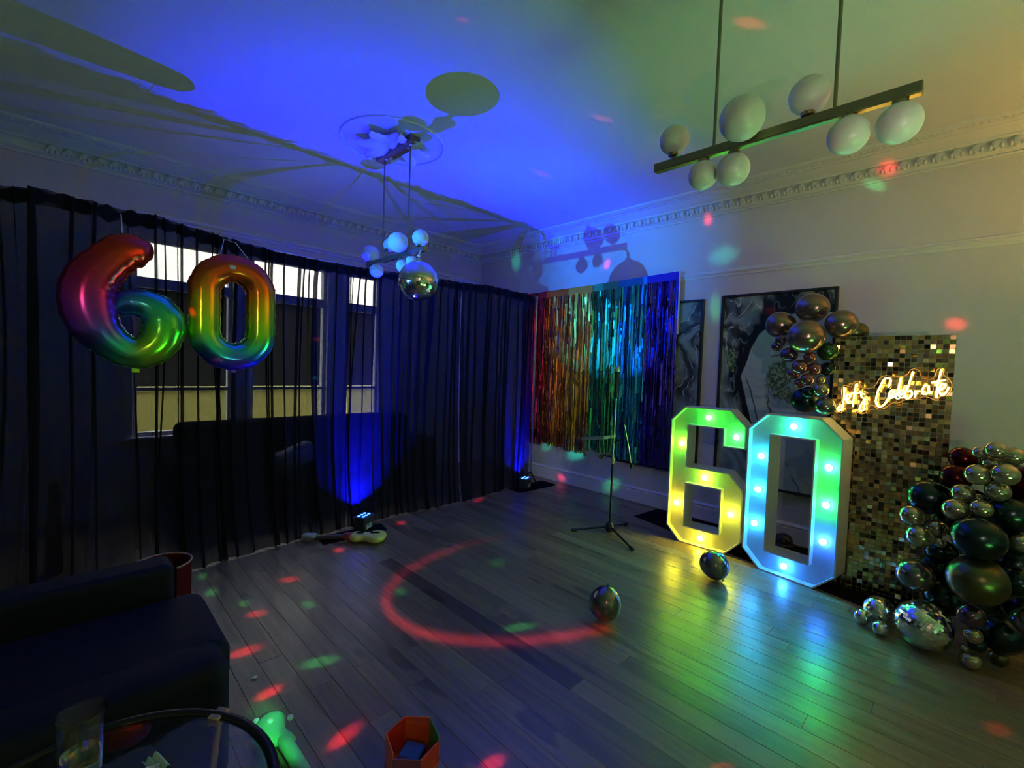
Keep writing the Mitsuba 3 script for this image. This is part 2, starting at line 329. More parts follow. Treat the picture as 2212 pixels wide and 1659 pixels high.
# the leaf blocks under the cornice: one shape, many copies
leaf = lathe([(0, -.036), (.011, -.034), (.016, -.026), (.013, -.017), (.020, -.008), (.030, .012), (.026, .028), (.018, .036), (0, .036)], 9)
leaf.apply_scale([.72, .95, 1.0])
notch = cat([leaf, moved(lathe([(0, -.02), (.008, -.016), (.011, 0), (.006, .014), (0, .016)], 8), (0.02, .028, -.012)), moved(lathe([(0, -.02), (.008, -.016), (.011, 0), (.006, .014), (0, .016)], 8), (0.02, -.028, -.012))])
LEAF = mikit.ply(notch, PLASTER, smooth=40)
STEP = 0.098
for k in range(57):
    put(t1, 'leaf_block', {**LEAF, 'to_world': T().translate([W - .068, D - .13 - k * STEP, ZC + .064]).rotate([0, 0, 1], 180)})
for k in range(48):
    put(t2, 'leaf_block', {**LEAF, 'to_world': T().translate([W - .13 - k * STEP, D - .068, ZC + .064]).rotate([0, 0, 1], 270)})
bead = trimesh.creation.icosphere(1, .011); bead.apply_scale([1, 1.35, .8])
beadx = trimesh.creation.icosphere(1, .011); beadx.apply_scale([1.35, 1, .8])
put(t1, 'bead_row', cat([moved(bead, (W - .272, D - .3 - k * .036, ZC + .163)) for k in range(160)]), PLASTER, smooth=True, kind='stuff')
put(t2, 'bead_row', cat([moved(beadx, (W - .3 - k * .036, D - .272, ZC + .163)) for k in range(140)]), PLASTER, smooth=True, kind='stuff')
# picture rails and skirting
RAIL = [(0, 2.470), (.010, 2.470), (.014, 2.478), (.014, 2.490), (.024, 2.498), (.030, 2.508), (.024, 2.518), (.016, 2.522), (.016, 2.532), (.008, 2.542), (0, 2.545)]
struct('trim_3', run('right', RAIL, Y0), WOODTRIM, smooth=25)
RAIL2 = [(d, z + .285) for d, z in RAIL]
struct('trim_4', run('back', [(d * 1.5, z) for d, z in RAIL2], 0.48), WOODTRIM, smooth=25)
SKIRT = [(0, 0), (.022, 0), (.022, .128), (.018, .132), (.018, .142), (.024, .148), (.024, .156), (.014, .168), (.008, .172), (0, .176)]
struct('baseboard_right', run('right', SKIRT, Y0), WOODTRIM, smooth=25)
struct('baseboard_back', run('back', SKIRT, X0), WOODTRIM, smooth=25)

# ceiling rose
rose = thing('ceiling_rose', 'white plaster ceiling rose with acanthus leaves inside a thin ring', 'ceiling rose')
RX, RY = 1.90, 3.36
put(rose, 'ring', moved(tube([(.40 * math.cos(a), .40 * math.sin(a), 0) for a in np.arange(64) * 2 * PI / 64], .010, 8, closed=True), (RX, RY, H - .004)), PLASTER, smooth=True)
put(rose, 'boss', moved(lathe([(0, -.045), (.03, -.04), (.05, -.028), (.06, -.012), (.085, -.006), (.09, .004), (0, .004)], 28), (RX, RY, H)), PLASTER, smooth=35)
def acanthus():
    P = []
    for v in np.linspace(0, 1, 15):
        half = .075 * math.sin(PI * (0.10 + 0.85 * v) ** 0.8) * (1 + .18 * math.sin(v * 34)) + .004
        row = []
        for u in np.linspace(-1, 1, 9):
            z = -.012 - .055 * math.sin(v * PI * .8) * (1 - .55 * u * u) - .012 * math.cos(u * PI * 3) * (1 - abs(u)) - .02 * v ** 3
            row.append((.05 + .24 * v, half * u, z))
        P.append(row)
    P = np.array(P); top = P.copy(); top[..., 2] = .003
    a, b = grid_mesh(P), grid_mesh(top[::-1])
    return cat([a, b])
ACAN = mikit.ply(acanthus(), PLASTER, smooth=True)
for k in range(8):
    put(rose, 'leaf', {**ACAN, 'to_world': T().translate([RX, RY, H - .002]).rotate([0, 0, 1], 22.5 + 45 * k)})

# ---------------------------------------------------------------- outside the windows
struct('ground', box(-30, 40, D + .5, 60, -1.0, -.6), diffuse('asphalt', (.06, .06, .06)))
STONE = diffuse('garden_stone', (.52, .47, .13)); FACADE = diffuse('facade', (.022, .021, .019)); SLATE = diffuse('slate', (.03, .03, .035))
gw = solo('garden_wall', cat([box(-6, 9, 9.0, 9.3, -.6, .92), box(-6, 9, 8.96, 9.34, .92, .98)]), STONE, 'low yellowish garden wall seen through the lower window panes', 'wall')
hb = thing('far_house', 'dark house across the street seen through the window panes', 'house')
put(hb, 'wall', box(-14, 22, 24, 25, -.6, 4.2), FACADE)
put(hb, 'roof', hull([(-14.5, 23.6, 4.2), (22.5, 23.6, 4.2), (-14.5, 27, 5.0), (22.5, 27, 5.0), (-14.5, 27, 4.2), (22.5, 27, 4.2)]), SLATE)
# ---------------------------------------------------------------- curtain backdrop on its pole
YC, ZP = 3.97, 2.37
stand = thing('backdrop_stand', 'slim metal pole frame that carries the black sheer curtain', 'stand')
put(stand, 'crossbar', tube([(x, YC, ZP + .02 * math.sin(x * 1.3 + 2.2)) for x in np.linspace(-2.25, 4.30, 30)], .014, 10), STEEL, smooth=True)
put(stand, 'upright', tube([(4.30, 3.93, 0), (4.30, 3.93, 2.42)], .011, 10), STEEL, smooth=30)
put(stand, 'upright', tube([(-2.2, YC + .02, 0), (-2.2, YC + .02, 2.42)], .014, 10), STEEL, smooth=30)
put(stand, 'pole_cap', moved(lathe([(0, 0), (.018, 0), (.018, .03), (.012, .04), (0, .042)], 12), (4.30, 3.93, 2.41)), BLACKMETAL, smooth=30)
for a in (.3, 2.4, 4.5):
    put(stand, 'foot', tube([(4.30, 3.93, .16), (4.30 + .14 * math.cos(a), 3.93 + .14 * math.sin(a), .008)], .008, 8), BLACKMETAL, smooth=30)
HEMY = np.interp
def hem(x): return float(np.interp(x, [-2.3, -.6, .45, .67, 1.3, 1.9, 2.1, 2.8, 3.3, 3.7, 4.05, 4.25], [3.76, 3.74, 3.76, 3.77, 3.88, 3.92, 3.92, 3.90, 3.88, 3.93, 4.00, 3.97]))
def topz(x): return float(np.interp(x, [-2.3, -.25, -.07, .1, .27, .46, .9, 1.2, 1.5, 1.94, 2.4, 2.8, 3.1, 3.54, 3.9, 4.24], [2.45, 2.425, 2.46, 2.445, 2.43, 2.435, 2.375, 2.35, 2.34, 2.35, 2.37, 2.385, 2.39, 2.42, 2.41, 2.40]))
def curtain_mesh(xa, xb, seed):
    r = np.random.default_rng(seed)
    cols = int((xb - xa) / .0028); rows = 32
    s = np.linspace(xa, xb, cols)
    pleats, x = [], xa + .03
    while x < xb - .02:
        w = .005 + .034 * r.random() ** 2.0
        pleats.append((x, w, .012 + .030 * r.random(), r.normal(0, .03), r.normal(0, .012), r.random()))
        x += 2.2 * w + .008 + .12 * r.random() ** 2.0
    big = np.array([meshkit.fbm(np.array([x * 2.1, seed + 3., 0.]), 3) for x in s]) - .5
    zt = np.array([topz(x) for x in s]); hm = np.array([hem(x) for x in s])
    V = np.zeros((rows, cols, 3))
    for j, v in enumerate(np.linspace(0, 1, rows)):
        z = zt * (1 - v) + .006 * v
        y0 = YC * (1 - v ** 5) + hm * v ** 5
        y = y0 + .10 * big * (.25 + .75 * v) - .04 + .012 * np.sin(s * 2 * PI / .31 + seed + 1.5 * v)
        x = s.copy()
        for px_, w0, A, dr_, wob, ph in pleats:
            w = w0 * (.75 + .5 * math.sin(2.4 * v + ph * 6) ** 2) * 1.6
            d = s - px_; on = np.abs(d) < w
            shift = dr_ * v + wob * math.sin(v * 4 + ph * 6)
            near = np.exp(-(d / (w * 2.2)) ** 2)
            x += np.where(on, -(.55 + .35 * ph) * w * np.sin(PI * d / w), 0) + shift * near
            y = y - np.where(on, A * np.cos(PI * d / w / 2) ** 2, 0) + np.where(on, .006 * np.sin(PI * d / w), 0)
        y = y - .020 * math.exp(-((v - .02) / .022) ** 2)
        if v > .97: z = z + .010 * (.5 + .5 * np.sin(s * 41 + seed))
        V[j] = np.stack([x, y, z], 1)
    return grid_mesh(V)
def curtain(xa, xb, seed, label):
    c = thing('sheer_curtain', label, 'curtain', 'black sheer curtains on the backdrop pole')
    put(c, 'drape', curtain_mesh(xa, xb, seed), SHEER, smooth=True)
    # gathered pole pocket
    n = int((xb - xa) / .011); s = np.linspace(xa, xb, n)
    P = np.zeros((13, n, 3))
    for i, x in enumerate(s):
        w = .006 * math.sin(x * 61 + seed) + .008 * (meshkit.noise(np.array([x * 15, seed, 2.])) - .5) * 2
        for j, a in enumerate(np.linspace(0, 2 * PI, 13)):
            rad = .027 + w
            P[j, i] = (x, YC + rad * 1.0 * math.cos(a), topz(x) - .035 + rad * 1.45 * math.sin(a))
    put(c, 'pole_pocket', grid_mesh(P), VELVET, smooth=True)
curtain(-2.2, .47, 1, 'black sheer curtain panel at the left end, in deep shade beside the 6 balloon')
curtain(.45, 1.83, 2, 'black sheer curtain panel behind the 0 balloon, two windows showing through')
curtain(1.81, 3.08, 3, 'black sheer curtain panel rising behind the nearer blue uplight and mirror ball')
curtain(3.06, 4.27, 4, 'black sheer curtain panel at the right end, beside the foil curtains')

# sofa and cushion stowed behind the curtain
SOFA = diffuse('sofa_cloth', (.012, .014, .016)); CREAM = diffuse('cream_cloth', (.42, .40, .38))
sf = thing('sofa', 'dark sofa standing behind the sheer curtain below the windows', 'sofa')
put(sf, 'base', rbox(.74, 3.05, 4.42, 5.2, .12, .40, .04), SOFA, smooth=30)
put(sf, 'backrest', rbox(.72, 3.08, 4.90, 5.22, .3, .88, .07), SOFA, smooth=30)
put(sf, 'armrest', rbox(.62, .82, 4.42, 5.2, .12, .64, .06), SOFA, smooth=30)
put(sf, 'armrest', rbox(2.96, 3.16, 4.42, 5.2, .12, .64, .06), SOFA, smooth=30)
for x in (.72, 3.04):
    for y in (4.5, 5.1): put(sf, 'leg', box(x - .02, x + .02, y - .02, y + .02, 0, .13), BLACK)
cu = rbox(1.42, 1.82, 4.58, 4.72, .42, .64, .055); cu.apply_transform(trimesh.transformations.rotation_matrix(-.35, [0, 1, 0], [1.62, 4.65, .52]))
solo('cushion', cu, CREAM, 'pale cushion lying on the dark sofa behind the sheer curtain', 'cushion', smooth=30)

solo('wooden_post', hull([(x * k - .045, 4.3 + y * k, z) for z, k in ((0, 1.25), (.30, 1.0), (.62, .8)) for x in (-.035, .035) for y in (-.03, .03)]), diffuse('post_wood', (.16, .08, .035)), 'short brown wooden post behind the sheer curtain at the shadowy left end', 'post')

# ---------------------------------------------------------------- foil number balloons
F6 = [
    [0.414,2.132,0.054], [0.383,2.138,0.08], [0.34,2.138,0.1], [0.294,2.131,0.113], [0.199,2.046,0.12], [0.133,1.951,0.132],
    [0.107,1.851,0.138], [0.114,1.748,0.136], [0.149,1.646,0.124], [0.216,1.562,0.106], [0.309,1.508,0.102], [0.404,1.536,0.111],
    [0.46,1.62,0.12], [0.469,1.711,0.123], [0.425,1.787,0.109], [0.352,1.82,0.091], [0.281,1.803,0.08], [0.233,1.752,0.063],
]
RED, ORG, YEL, GRN, TEAL, BLU, VIO, MAG = [(.75, .045, .02), (.85, .22, .015), (.66, .62, .02), (.22, .72, .03), (.04, .55, .35), (.03, .13, .85), (.22, .04, .8), (.42, .02, .30)]
def ramp(t, stops):
    xs = [s[0] for s in stops]; return np.stack([np.interp(t, xs, [s[1][k] for s in stops]) for k in range(3)], -1)
def puffy(path, R, depth, colour, y, closed=False, sides=28, crinkle=.0035, seed=0):
    """an inflated foil stroke: path (x, z), half widths R; flattened tube with a flat seam at its edge"""
    P = np.asarray(path, float); n = len(P)
    t = (np.roll(P, -1, 0) - np.roll(P, 1, 0)) if closed else np.gradient(P, axis=0)
    t /= np.linalg.norm(t, axis=1, keepdims=True); nrm = np.stack([-t[:, 1], t[:, 0]], 1)
    V, C = [], []
    for i in range(n):
        for k in range(sides):
            a = 2 * PI * k / sides; ca, sa = math.cos(a), math.sin(a)
            w = math.copysign(abs(ca) ** .9, ca); d = math.copysign(abs(sa) ** .85, sa)
            cr = crinkle * (math.sin(i * 2.4 + k * 1.7 + seed) * abs(ca) ** 4 + .8 * math.sin(i * 1.13 + seed * 3) * abs(ca) ** 2)
            rr = R[i] * w + cr
            V.append((P[i, 0] + nrm[i, 0] * rr, y + depth[i] * d, P[i, 1] + nrm[i, 1] * rr)); C.append(colour[i])
    V = np.array(V); F = []
    for i in range(n if closed else n - 1):
        j = (i + 1) % n
        for k in range(sides):
            l = (k + 1) % sides; F += [[i * sides + k, i * sides + l, j * sides + l], [i * sides + k, j * sides + l, j * sides + k]]
    if not closed:
        for e in (0, n - 1):
            V = np.vstack([V, [P[e, 0], y, P[e, 1]]]); C.append(colour[e]); c0 = len(V) - 1
            for k in range(sides):
                l = (k + 1) % sides; F.append([c0, e * sides + k, e * sides + l] if e else [c0, e * sides + l, e * sides + k])
    m = trimesh.Trimesh(V, F, process=False); m.fix_normals(); return m, np.array(C)
YB = 3.72
sp = spline(np.array(F6), 120)
path, R = sp[:, :2], np.maximum(sp[:, 2] * .97, .02)
t = np.linspace(0, 1, 120)
R[:4] *= np.array([.45, .72, .9, .98]); R[-8:] *= np.linspace(1, .75, 8)
c6 = ramp(t, [(0, RED), (.14, RED), (.24, (.55, .02, .10)), (.33, MAG), (.41, (.25, .03, .45)), (.49, (.08, .10, .6)), (.56, TEAL), (.63, (.35, .62, .05)), (.70, GRN), (.78, (.08, .62, .08)), (.86, TEAL), (.94, (.04, .22, .7)), (1, BLU)])
b6 = thing('foil_balloon', 'rainbow foil number 6 balloon hung on one string from the curtain pole', 'balloon')
m, col = puffy(path, R, np.minimum(R * .85, .10), c6, YB, seed=1)
put(b6, 'body', m, FOIL, smooth=True, color=col)
CORD = diffuse('white_cord', (.6, .58, .55))
put(b6, 'string', tube([(.264, YB + .02, 2.246), (.266, YB + .10, 2.32), (.27, YC - .05, 2.40)], .0035, 6), CORD)
tab = cbox(.308, .348, YB - .003, YB + .003, 1.380, 1.412, .002)
put(b6, 'filling_tab', tab, FOIL, color=np.tile(np.array([[.5, .62, .05]]), (len(tab.vertices), 1)))
# the 0: rounded slot path
cx, zc_, hw, hh = .867, 1.815, .176, .311
ra = hw
pts = []
for k in range(96):
    s_ = k / 96 * (2 * PI * ra + 4 * (hh - ra)); st = 2 * (hh - ra); ar = PI * ra
    if s_ < st: pts.append((cx + hw, zc_ - (hh - ra) + s_))
    elif s_ < st + ar: a = (s_ - st) / ra; pts.append((cx + ra * math.cos(a), zc_ + (hh - ra) + ra * math.sin(a)))
    elif s_ < 2 * st + ar: pts.append((cx - hw, zc_ + (hh - ra) - (s_ - st - ar)))
    else: a = PI + (s_ - 2 * st - ar) / ra; pts.append((cx + ra * math.cos(a), zc_ - (hh - ra) + ra * math.sin(a)))
path = np.array(pts); R0 = np.full(96, .097)
zz = (path[:, 1] - 1.42) / .82
m, _ = puffy(path, R0, np.full(96, .085), np.zeros((96, 3)), YB, closed=True, seed=5)
v = m.vertices; tz = (v[:, 2] - 1.407) / .818
col = ramp(1 - tz + .02 * np.sin(v[:, 0] * 30), [(0, RED), (.16, (.8, .10, .015)), (.30, ORG), (.40, (.75, .5, .015)), (.50, YEL), (.60, (.4, .72, .03)), (.70, GRN), (.80, TEAL), (.90, BLU), (1, VIO)])
b0 = thing('foil_balloon', 'rainbow foil number 0 balloon hung by two cords from the curtain pole', 'balloon')
put(b0, 'body', m, FOIL, smooth=True, color=col)
put(b0, 'string', tube([(.783, YB, 2.215), (.845, YC - .06, 2.365)], .003, 6), CORD)
put(b0, 'string', tube([(.845, YC - .06, 2.365), (.885, YB + .05, 2.325), (.978, YB, 2.188)], .003, 6), CORD)
put(b0, 'repair_patch', cbox(.820, .857, YB - .0895, YB - .0855, 2.110, 2.135, .001), princ('patch', (.7, .7, .68), .3), label='small pale square sticker')
tab = cbox(.853, .886, YB - .003, YB + .003, 1.388, 1.426, .002)
put(b0, 'filling_tab', tab, FOIL, color=np.tile(np.array([VIO]), (len(tab.vertices), 1)))

# ---------------------------------------------------------------- blue uplights on the floor
LEDBLUE = mat('lens_plate', {'type': 'twosided', 'bsdf': {'type': 'principled', 'base_color': rgb((.05, .07, .2)), 'roughness': .15}})
CASE = princ('lamp_case', (.03, .035, .035), .4); LABELMAT = diffuse('grey_label', (.35, .4, .38))
def uplight(x, y, z, label, turn):
    u = thing('uplight', label, 'stage light', 'blue uplights in front of the curtain')
    R_ = rotz(turn)
    def P(name, m, mt, **k): m = m.copy(); m.apply_transform(R_); m.apply_translation((x, y, 0)); put(u, name, m, mt, **k)
    P('case', cbox(-.075, .075, -.055, .055, .012, z - .008, .008), CASE, smooth=20)
    P('top_plate', cbox(-.082, .082, -.062, .062, z - .010, z - .002, .003), LEDBLUE)
    P('side_label', box(-.045, .045, -.0565, -.0545, .025, .050), LABELMAT)
    P('side_label', box(-.045, .045, -.0565, -.0545, .056, .066), LABELMAT)
    for sx in (-.06, .06): P('foot', cbox(sx - .012, sx + .012, -.045, .045, 0, .014, .003), BLACK)
    cells = [moved(trimesh.creation.cylinder(.0135, .004, sections=14), (a, b, z)) for a in (-.045, 0, .045) for b in (-.022, .022)]
    m = cat(cells); m.apply_transform(R_); m.apply_translation((x, y, 0))
    k = put(u, 'led_lenses', m, LEDBLUE); scene[k]['emitter'] = {'type': 'area', 'sampling_weight': .3, 'radiance': rgb((LS * .25, LS * 1.1, LS * 6.0))}
uplight(*UPLIGHTS[0][:3], 'small black uplight with glowing blue lenses beside the yellow toy guitar', .55)
uplight(*UPLIGHTS[1][:3], 'small black uplight with glowing blue lenses in the far corner by the foil curtains', .4)
MATC = diffuse('black_mat', (.010, .010, .011))
def floor_mat(pts, label):
    solo('floor_mat', moved(extrude(Polygon(pts), .004), (0, 0, .0005)), MATC, label, 'mat')
floor_mat([(1.50, 3.62), (2.06, 3.60), (2.10, 3.78), (1.52, 3.80)], 'black floor mat under the uplight near the yellow toy guitar')
floor_mat([(3.86, 3.70), (4.50, 3.66), (4.52, 3.92), (3.88, 3.93)], 'black floor mat under the uplight in the far corner')
floor_mat([(4.19, 2.36), (3.80, .66), (3.68, .20), (4.60, .02), (4.62, 2.32)], 'wide dark floor mat under the lit numbers and the sequin panel')
solo('paper_scrap', hull([(1.80, 3.585, .006), (1.85, 3.60, .006), (1.83, 3.62, .03), (1.81, 3.60, .008)]), CORD, 'tiny white paper scrap on the mat by the uplight', 'paper')

# ---------------------------------------------------------------- rainbow foil fringe curtains
XF = W - .085
BANDS = {'red': (.42, .02, .05), 'orange': (.62, .17, .03), 'gold': (.75, .45, .07), 'green': (.06, .50, .22), 'cyan': (.03, .36, .62), 'indigo': (.05, .035, .45)}
FB = {k: mat('foil_' + k, {'type': 'twosided', 'bsdf': {'type': 'roughconductor', 'material': 'none', 'specular_reflectance': rgb(c), 'alpha': .13}}) for k, c in BANDS.items()}
FH = {k: princ('header_' + k, c, .3, .55) for k, c in BANDS.items()}
def fringe(y0, y1, z0, z1, seed):
    r = np.random.default_rng(seed); ms = []
    y = y0
    while y < y1:
        w = .007 + .014 * r.random(); x = XF + (r.random() - .5) * .03; z = z1; bot = z0 + .05 * r.random() ** 2 + .01 * math.sin(y * 40)
        yaw = (r.random() - .5) * 1.2; V = []; F = []; drift = 0
        while z > bot:
            h = min(.025 + .22 * r.random() ** 2.2, z - bot + .001); yw = yaw + (r.random() - .5) * .35; tilt = (r.random() - .5) * .5 * min(1, .05 / h)
            a = len(V); dy, dx = math.cos(yw) * w / 2, math.sin(yw) * w / 2; dz = tilt * h * .5
            V += [(x - dx + dz, y + drift - dy, z), (x + dx + dz, y + drift + dy, z), (x + dx - dz, y + drift + dy, z - h * .97), (x - dx - dz, y + drift - dy, z - h * .97)]
            F += [[a, a + 1, a + 2], [a, a + 2, a + 3]]; z -= h; drift += (r.random() - .5) * .002
            if r.random() < .16: yaw = (r.random() - .5) * 1.4
        ms.append(trimesh.Trimesh(V, F, process=False)); y += w * .62
    return cat(ms)
def foil_curtain(y_hi, y_lo, names, zt, zb, label):
    f = thing('foil_fringe_curtain', label, 'foil curtain')
    step = (y_hi - y_lo) / len(names)
    for k, nme in enumerate(names):
        a, b = y_hi - k * step, y_hi - (k + 1) * step
        za, zb_ = np.interp(a, [y_lo, y_hi], zt[::-1]), np.interp(b, [y_lo, y_hi], zt[::-1])
        hd = hull([(XF + s, yy, zz - q) for s in (-.003, .003) for yy, zz in ((a - .001, za), (b + .001, zb_)) for q in (0, .085)])
        put(f, 'header', hd, FH[nme], label=nme + ' foil header strip')
        put(f, 'fringe', fringe(b, a, zb[k], min(za, zb_) - .08, 31 + k + int(y_hi * 10)), FB[nme], kind='stuff', label=nme + ' foil strands')
    return f
foil_curtain(4.40, 3.285, ['red', 'orange', 'gold'], (2.515, 2.530), (.46, .47, .44), 'foil fringe curtain in red, orange and gold, next to the black curtains')
f2 = foil_curtain(3.275, 2.195, ['green', 'cyan', 'indigo'], (2.530, 2.560), (.50, .46, .44), 'foil fringe curtain in green, cyan and indigo, overlapping the dark picture')
put(f2, 'edge_batten', cbox(XF - .008, XF + .008, 2.175, 2.191, 1.9, 2.565, .002), CORD, label='thin pale edge batten')
# ---------------------------------------------------------------- framed pictures on the right wall
def marble(p, n, uv):
    u, v = uv.x, uv.y
    wx = fbm(u * 3.4 + 4, v * 5.0 + 1, 0, 4) - .5; wy = fbm(u * 3.4 + 9, v * 5.0 + 7, 3, 4) - .5
    fine = fbm(u * 19 + wx * 6, v * 26 + wy * 6, 5, 3)
    # a pale field under an arching dark band
    us = u - .5 * dr.maximum(.56 - v, 0.0) + .10 * wx
    hx = dr.abs(us - .78) / .56; hy = dr.maximum(v + .08 * wy - .45, 0.0) / .47
    e = dr.power(dr.power(hx, 2.4) + dr.power(hy, 2.4), 1 / 2.4) - 1
    e = e + .10 * wy + .02 * (fine - .5)
    lines = .5 + .5 * dr.sin(e * 62 + 34 * wx + 21 * wy + 3 * fine)
    broad = .5 + .5 * dr.sin(e * 17 + 15 * wy + 6)
    pale = mix((.33, .42, .37), (.42, .52, .45), fbm(u * 2 + wx * 3, v * 4 + wy * 3, 5, 3))
    pale = mix(pale, (.24, .30, .27), smoothstep(.60, .75, fbm(u * 3 + wx * 5, v * 9 + wy * 7, 8, 3)) * .6)
    band = mix((.006, .009, .009), (.16, .18, .17), smoothstep(.80, 1.0, lines) * smoothstep(.06, .14, e) * (.4 + .6 * fine))
    outer = mix(mix((.030, .04, .034), (.24, .31, .26), broad), (.44, .50, .42), smoothstep(.90, 1.0, lines) * smoothstep(.35, .6, fine))
    low = mix((.18, .24, .21), (.34, .42, .36), .5 + .5 * dr.sin((u + v * .8) * 34 + 22 * wx))
    left = mix(band, mix(outer, low, smoothstep(.50, .36, v)), smoothstep(.12, .30, e + .12 * (broad - .5)) )
    c = mix(pale, left, smoothstep(-.012, .012, e))
    vein = dr.exp(-dr.square((e + .010) / .009)) * smoothstep(.48, .62, fine)
    c = mix(c, (.62, .60, .46), vein * .9)
    # crack lines over the pale field
    crack = dr.exp(-dr.square((u - .28 - .42 * (.55 - v) * 1.3 + .06 * wx + .012 * (fine - .5)) / .0075)) * smoothstep(.60, .52, v) + dr.exp(-dr.square((e + .42 + .3 * wy) / .012)) * smoothstep(.42, .6, fine)
    c = mix(c, (.012, .016, .016), dr.clip(crack, 0, 1) * .9)
    # leafy pools of gold flecks
    pool = smoothstep(.15, .10, dr.sqrt(dr.square((u - .57 + .4 * (v - .56)) * 1.1) + dr.square((v - .56) * 1.25)) + .16 * (fine - .5)) + smoothstep(.07, .045, dr.sqrt(dr.square((u - .09) * 1.1) + dr.square((v - .66) * .8)) + .10 * (fine - .5))
    fleck = smoothstep(.50, .58, fbm(u * 60 + 5 * wx, v * 96 + 5 * wy, 4, 3))
    return mix(c, mix((.05, .11, .05), (.34, .42, .17), fleck), dr.clip(pool, 0, 1) * .92)
ART = mat('marble_art', {'type': 'twosided', 'bsdf': {'type': 'principled', 'base_color': proc(marble), 'roughness': .35, 'specular': .4}})
def picture(y0, y1, z0, z1, label, uvo):
    pc = thing('framed_picture', label, 'picture')
    f = .022
    for a, b, c_, d in ((y0, y1, z0, z0 + f), (y0, y1, z1 - f, z1), (y0, y0 + f, z0 + f, z1 - f), (y1 - f, y1, z0 + f, z1 - f)):
        put(pc, 'frame_rail', cbox(W - .045, W - .002, a, b, c_, d, .003), BLACK)
    V = [(W - .022, y1 - f, z0 + f), (W - .022, y0 + f, z0 + f), (W - .022, y0 + f, z1 - f), (W - .022, y1 - f, z1 - f)]
    m = trimesh.Trimesh(V, [[0, 1, 2], [0, 2, 3]], process=False)
    put(pc, 'artwork', m, ART, uv=np.array([(0, 0), (1, 0), (1, 1), (0, 1)]) * [uvo[2], 1] + uvo[:2])
picture(.811, 1.762, .445, 2.272, 'large black framed abstract picture with a pale marbled centre, behind the balloons', (0, 0, 1))
picture(1.940, 2.890, .43, 2.255, 'large black framed dark marbled picture half covered by the foil curtain', (-.62, .02, .62))

# ---------------------------------------------------------------- lit numbers
SHELL = princ('number_shell', (.50, .50, .48), .45)
FACE = princ('number_face', (.30, .30, .30), .5)
SOCK = princ('bulb_socket', (.5, .5, .5), .4)
B6 = [[0.313,1.124],[0.541,0.984],[0.096,0.871],[0.305,0.602],[0.072,0.33],[0.528,0.337],[0.289,0.069]]
B0 = [[0.315,1.131],[0.095,0.872],[0.552,0.873],[0.085,0.608],[0.548,0.608],[0.072,0.337],[0.543,0.345],[0.3,0.078]]
C6 = [(.035, 1.0, .03), (.035, 1.0, .06), (.20, 1.0, .03), (.36, .95, .03), (.95, .78, .03), (.78, .85, .03), (1.0, .80, .03)]
C0 = [(.03, .95, .42), (.03, .62, .85), (.03, 1.0, .14), (.03, .48, 1.0), (.03, 1.0, .10), (.03, .36, 1.0), (.03, .16, 1.15), (.03, .26, 1.1)]

def lit_number(pos, ang, outer, holes, bulbs, label, group):
    e = np.array([math.cos(ang), math.sin(ang), 0]); nrm = np.array([-e[1], e[0], 0]); nrm = nrm if nrm @ (EYE - np.array([*pos, 0])) > 0 else -nrm
    M = lambda back: basis(np.array([*pos, 0.0]) - nrm * back, e, (0, 0, 1), nrm)
    M2 = lambda back: basis(np.array([*pos, 0.0]) - nrm * back, e, (0, 0, 1), -nrm)
    n = thing('lit_number', label, 'lit number', group)
    full = Polygon(outer, holes) if holes else Polygon(outer)
    def ext(poly, b0, b1, nm, mt, **k):
        m = extrude(poly, b1 - b0); m.apply_transform(M(b1)); m.fix_normals() if False else None
        put(n, nm, m, mt, **k)
    th = .010
    solid = Polygon(outer)
    ext(solid.difference(solid.buffer(-th, join_style=2)), 0, .175, 'outer_wall', SHELL)
    for h in holes:
        hp = Polygon(h); ext(hp.buffer(th, join_style=2).difference(hp), 0, .175, 'inner_wall', SHELL)
    ext(full.buffer(-th * .98, join_style=2), .062, .070, 'face_panel', FACE)
    for (u, v), c in bulbs:
        o = np.array([*pos, 0.0]) + e * u + np.array([0, 0, v])
        s = lathe([(0, 0), (.020, 0), (.020, .006), (.013, .010), (0, .010)], 16); s.apply_transform(basis(o - nrm * .062, e, np.cross(nrm, e), nrm))
        sk = put(n, 'socket', s, SOCK, smooth=30)
        b = lathe([(0, 0), (.012, 0), (.016, .006), (.0225, .017), (.0235, .026), (.019, .037), (.010, .043), (0, .045)], 14); b.apply_transform(basis(o - nrm * .053, e, np.cross(nrm, e), nrm))
        k = put(n, 'bulb', b, OPAL, smooth=True)
        scene[k]['emitter'] = {'type': 'area', 'sampling_weight': 1.6, 'radiance': rgb([BULB * x for x in c])}
BULB = 150.0 * LS
w, h, cx_, cz_ = .622, 1.207, .122, .127
lit_number((3.875, 1.861), -1.522, [(cx_, 0), (w - cx_, 0), (w, cz_), (w, .684 - cz_), (w - cx_, .684), (.160, .684), (.160, 1.041), (.445, 1.041), (.445, .894), (w, .894), (w, h - cz_), (w - cx_, h), (cx_, h), (0, h - cz_), (0, cz_)],
           [[(.160, .156), (.445, .156), (.445, .527), (.160, .527)]], list(zip(B6, C6)), 'waist-high light-up number 6 glowing green at the top and yellow at the bottom', None)
w, h, cx_, cz_ = .640, 1.212, .136, .130
lit_number((3.839, 1.207), -1.718, [(cx_, 0), (w - cx_, 0), (w, cz_), (w, h - cz_), (w - cx_, h), (cx_, h), (0, h - cz_), (0, cz_)],
           [[(.174, .165), (.466, .165), (.466, 1.048), (.174, 1.048)]], list(zip(B0, C0)), 'waist-high light-up number 0 glowing teal, green and blue', None)

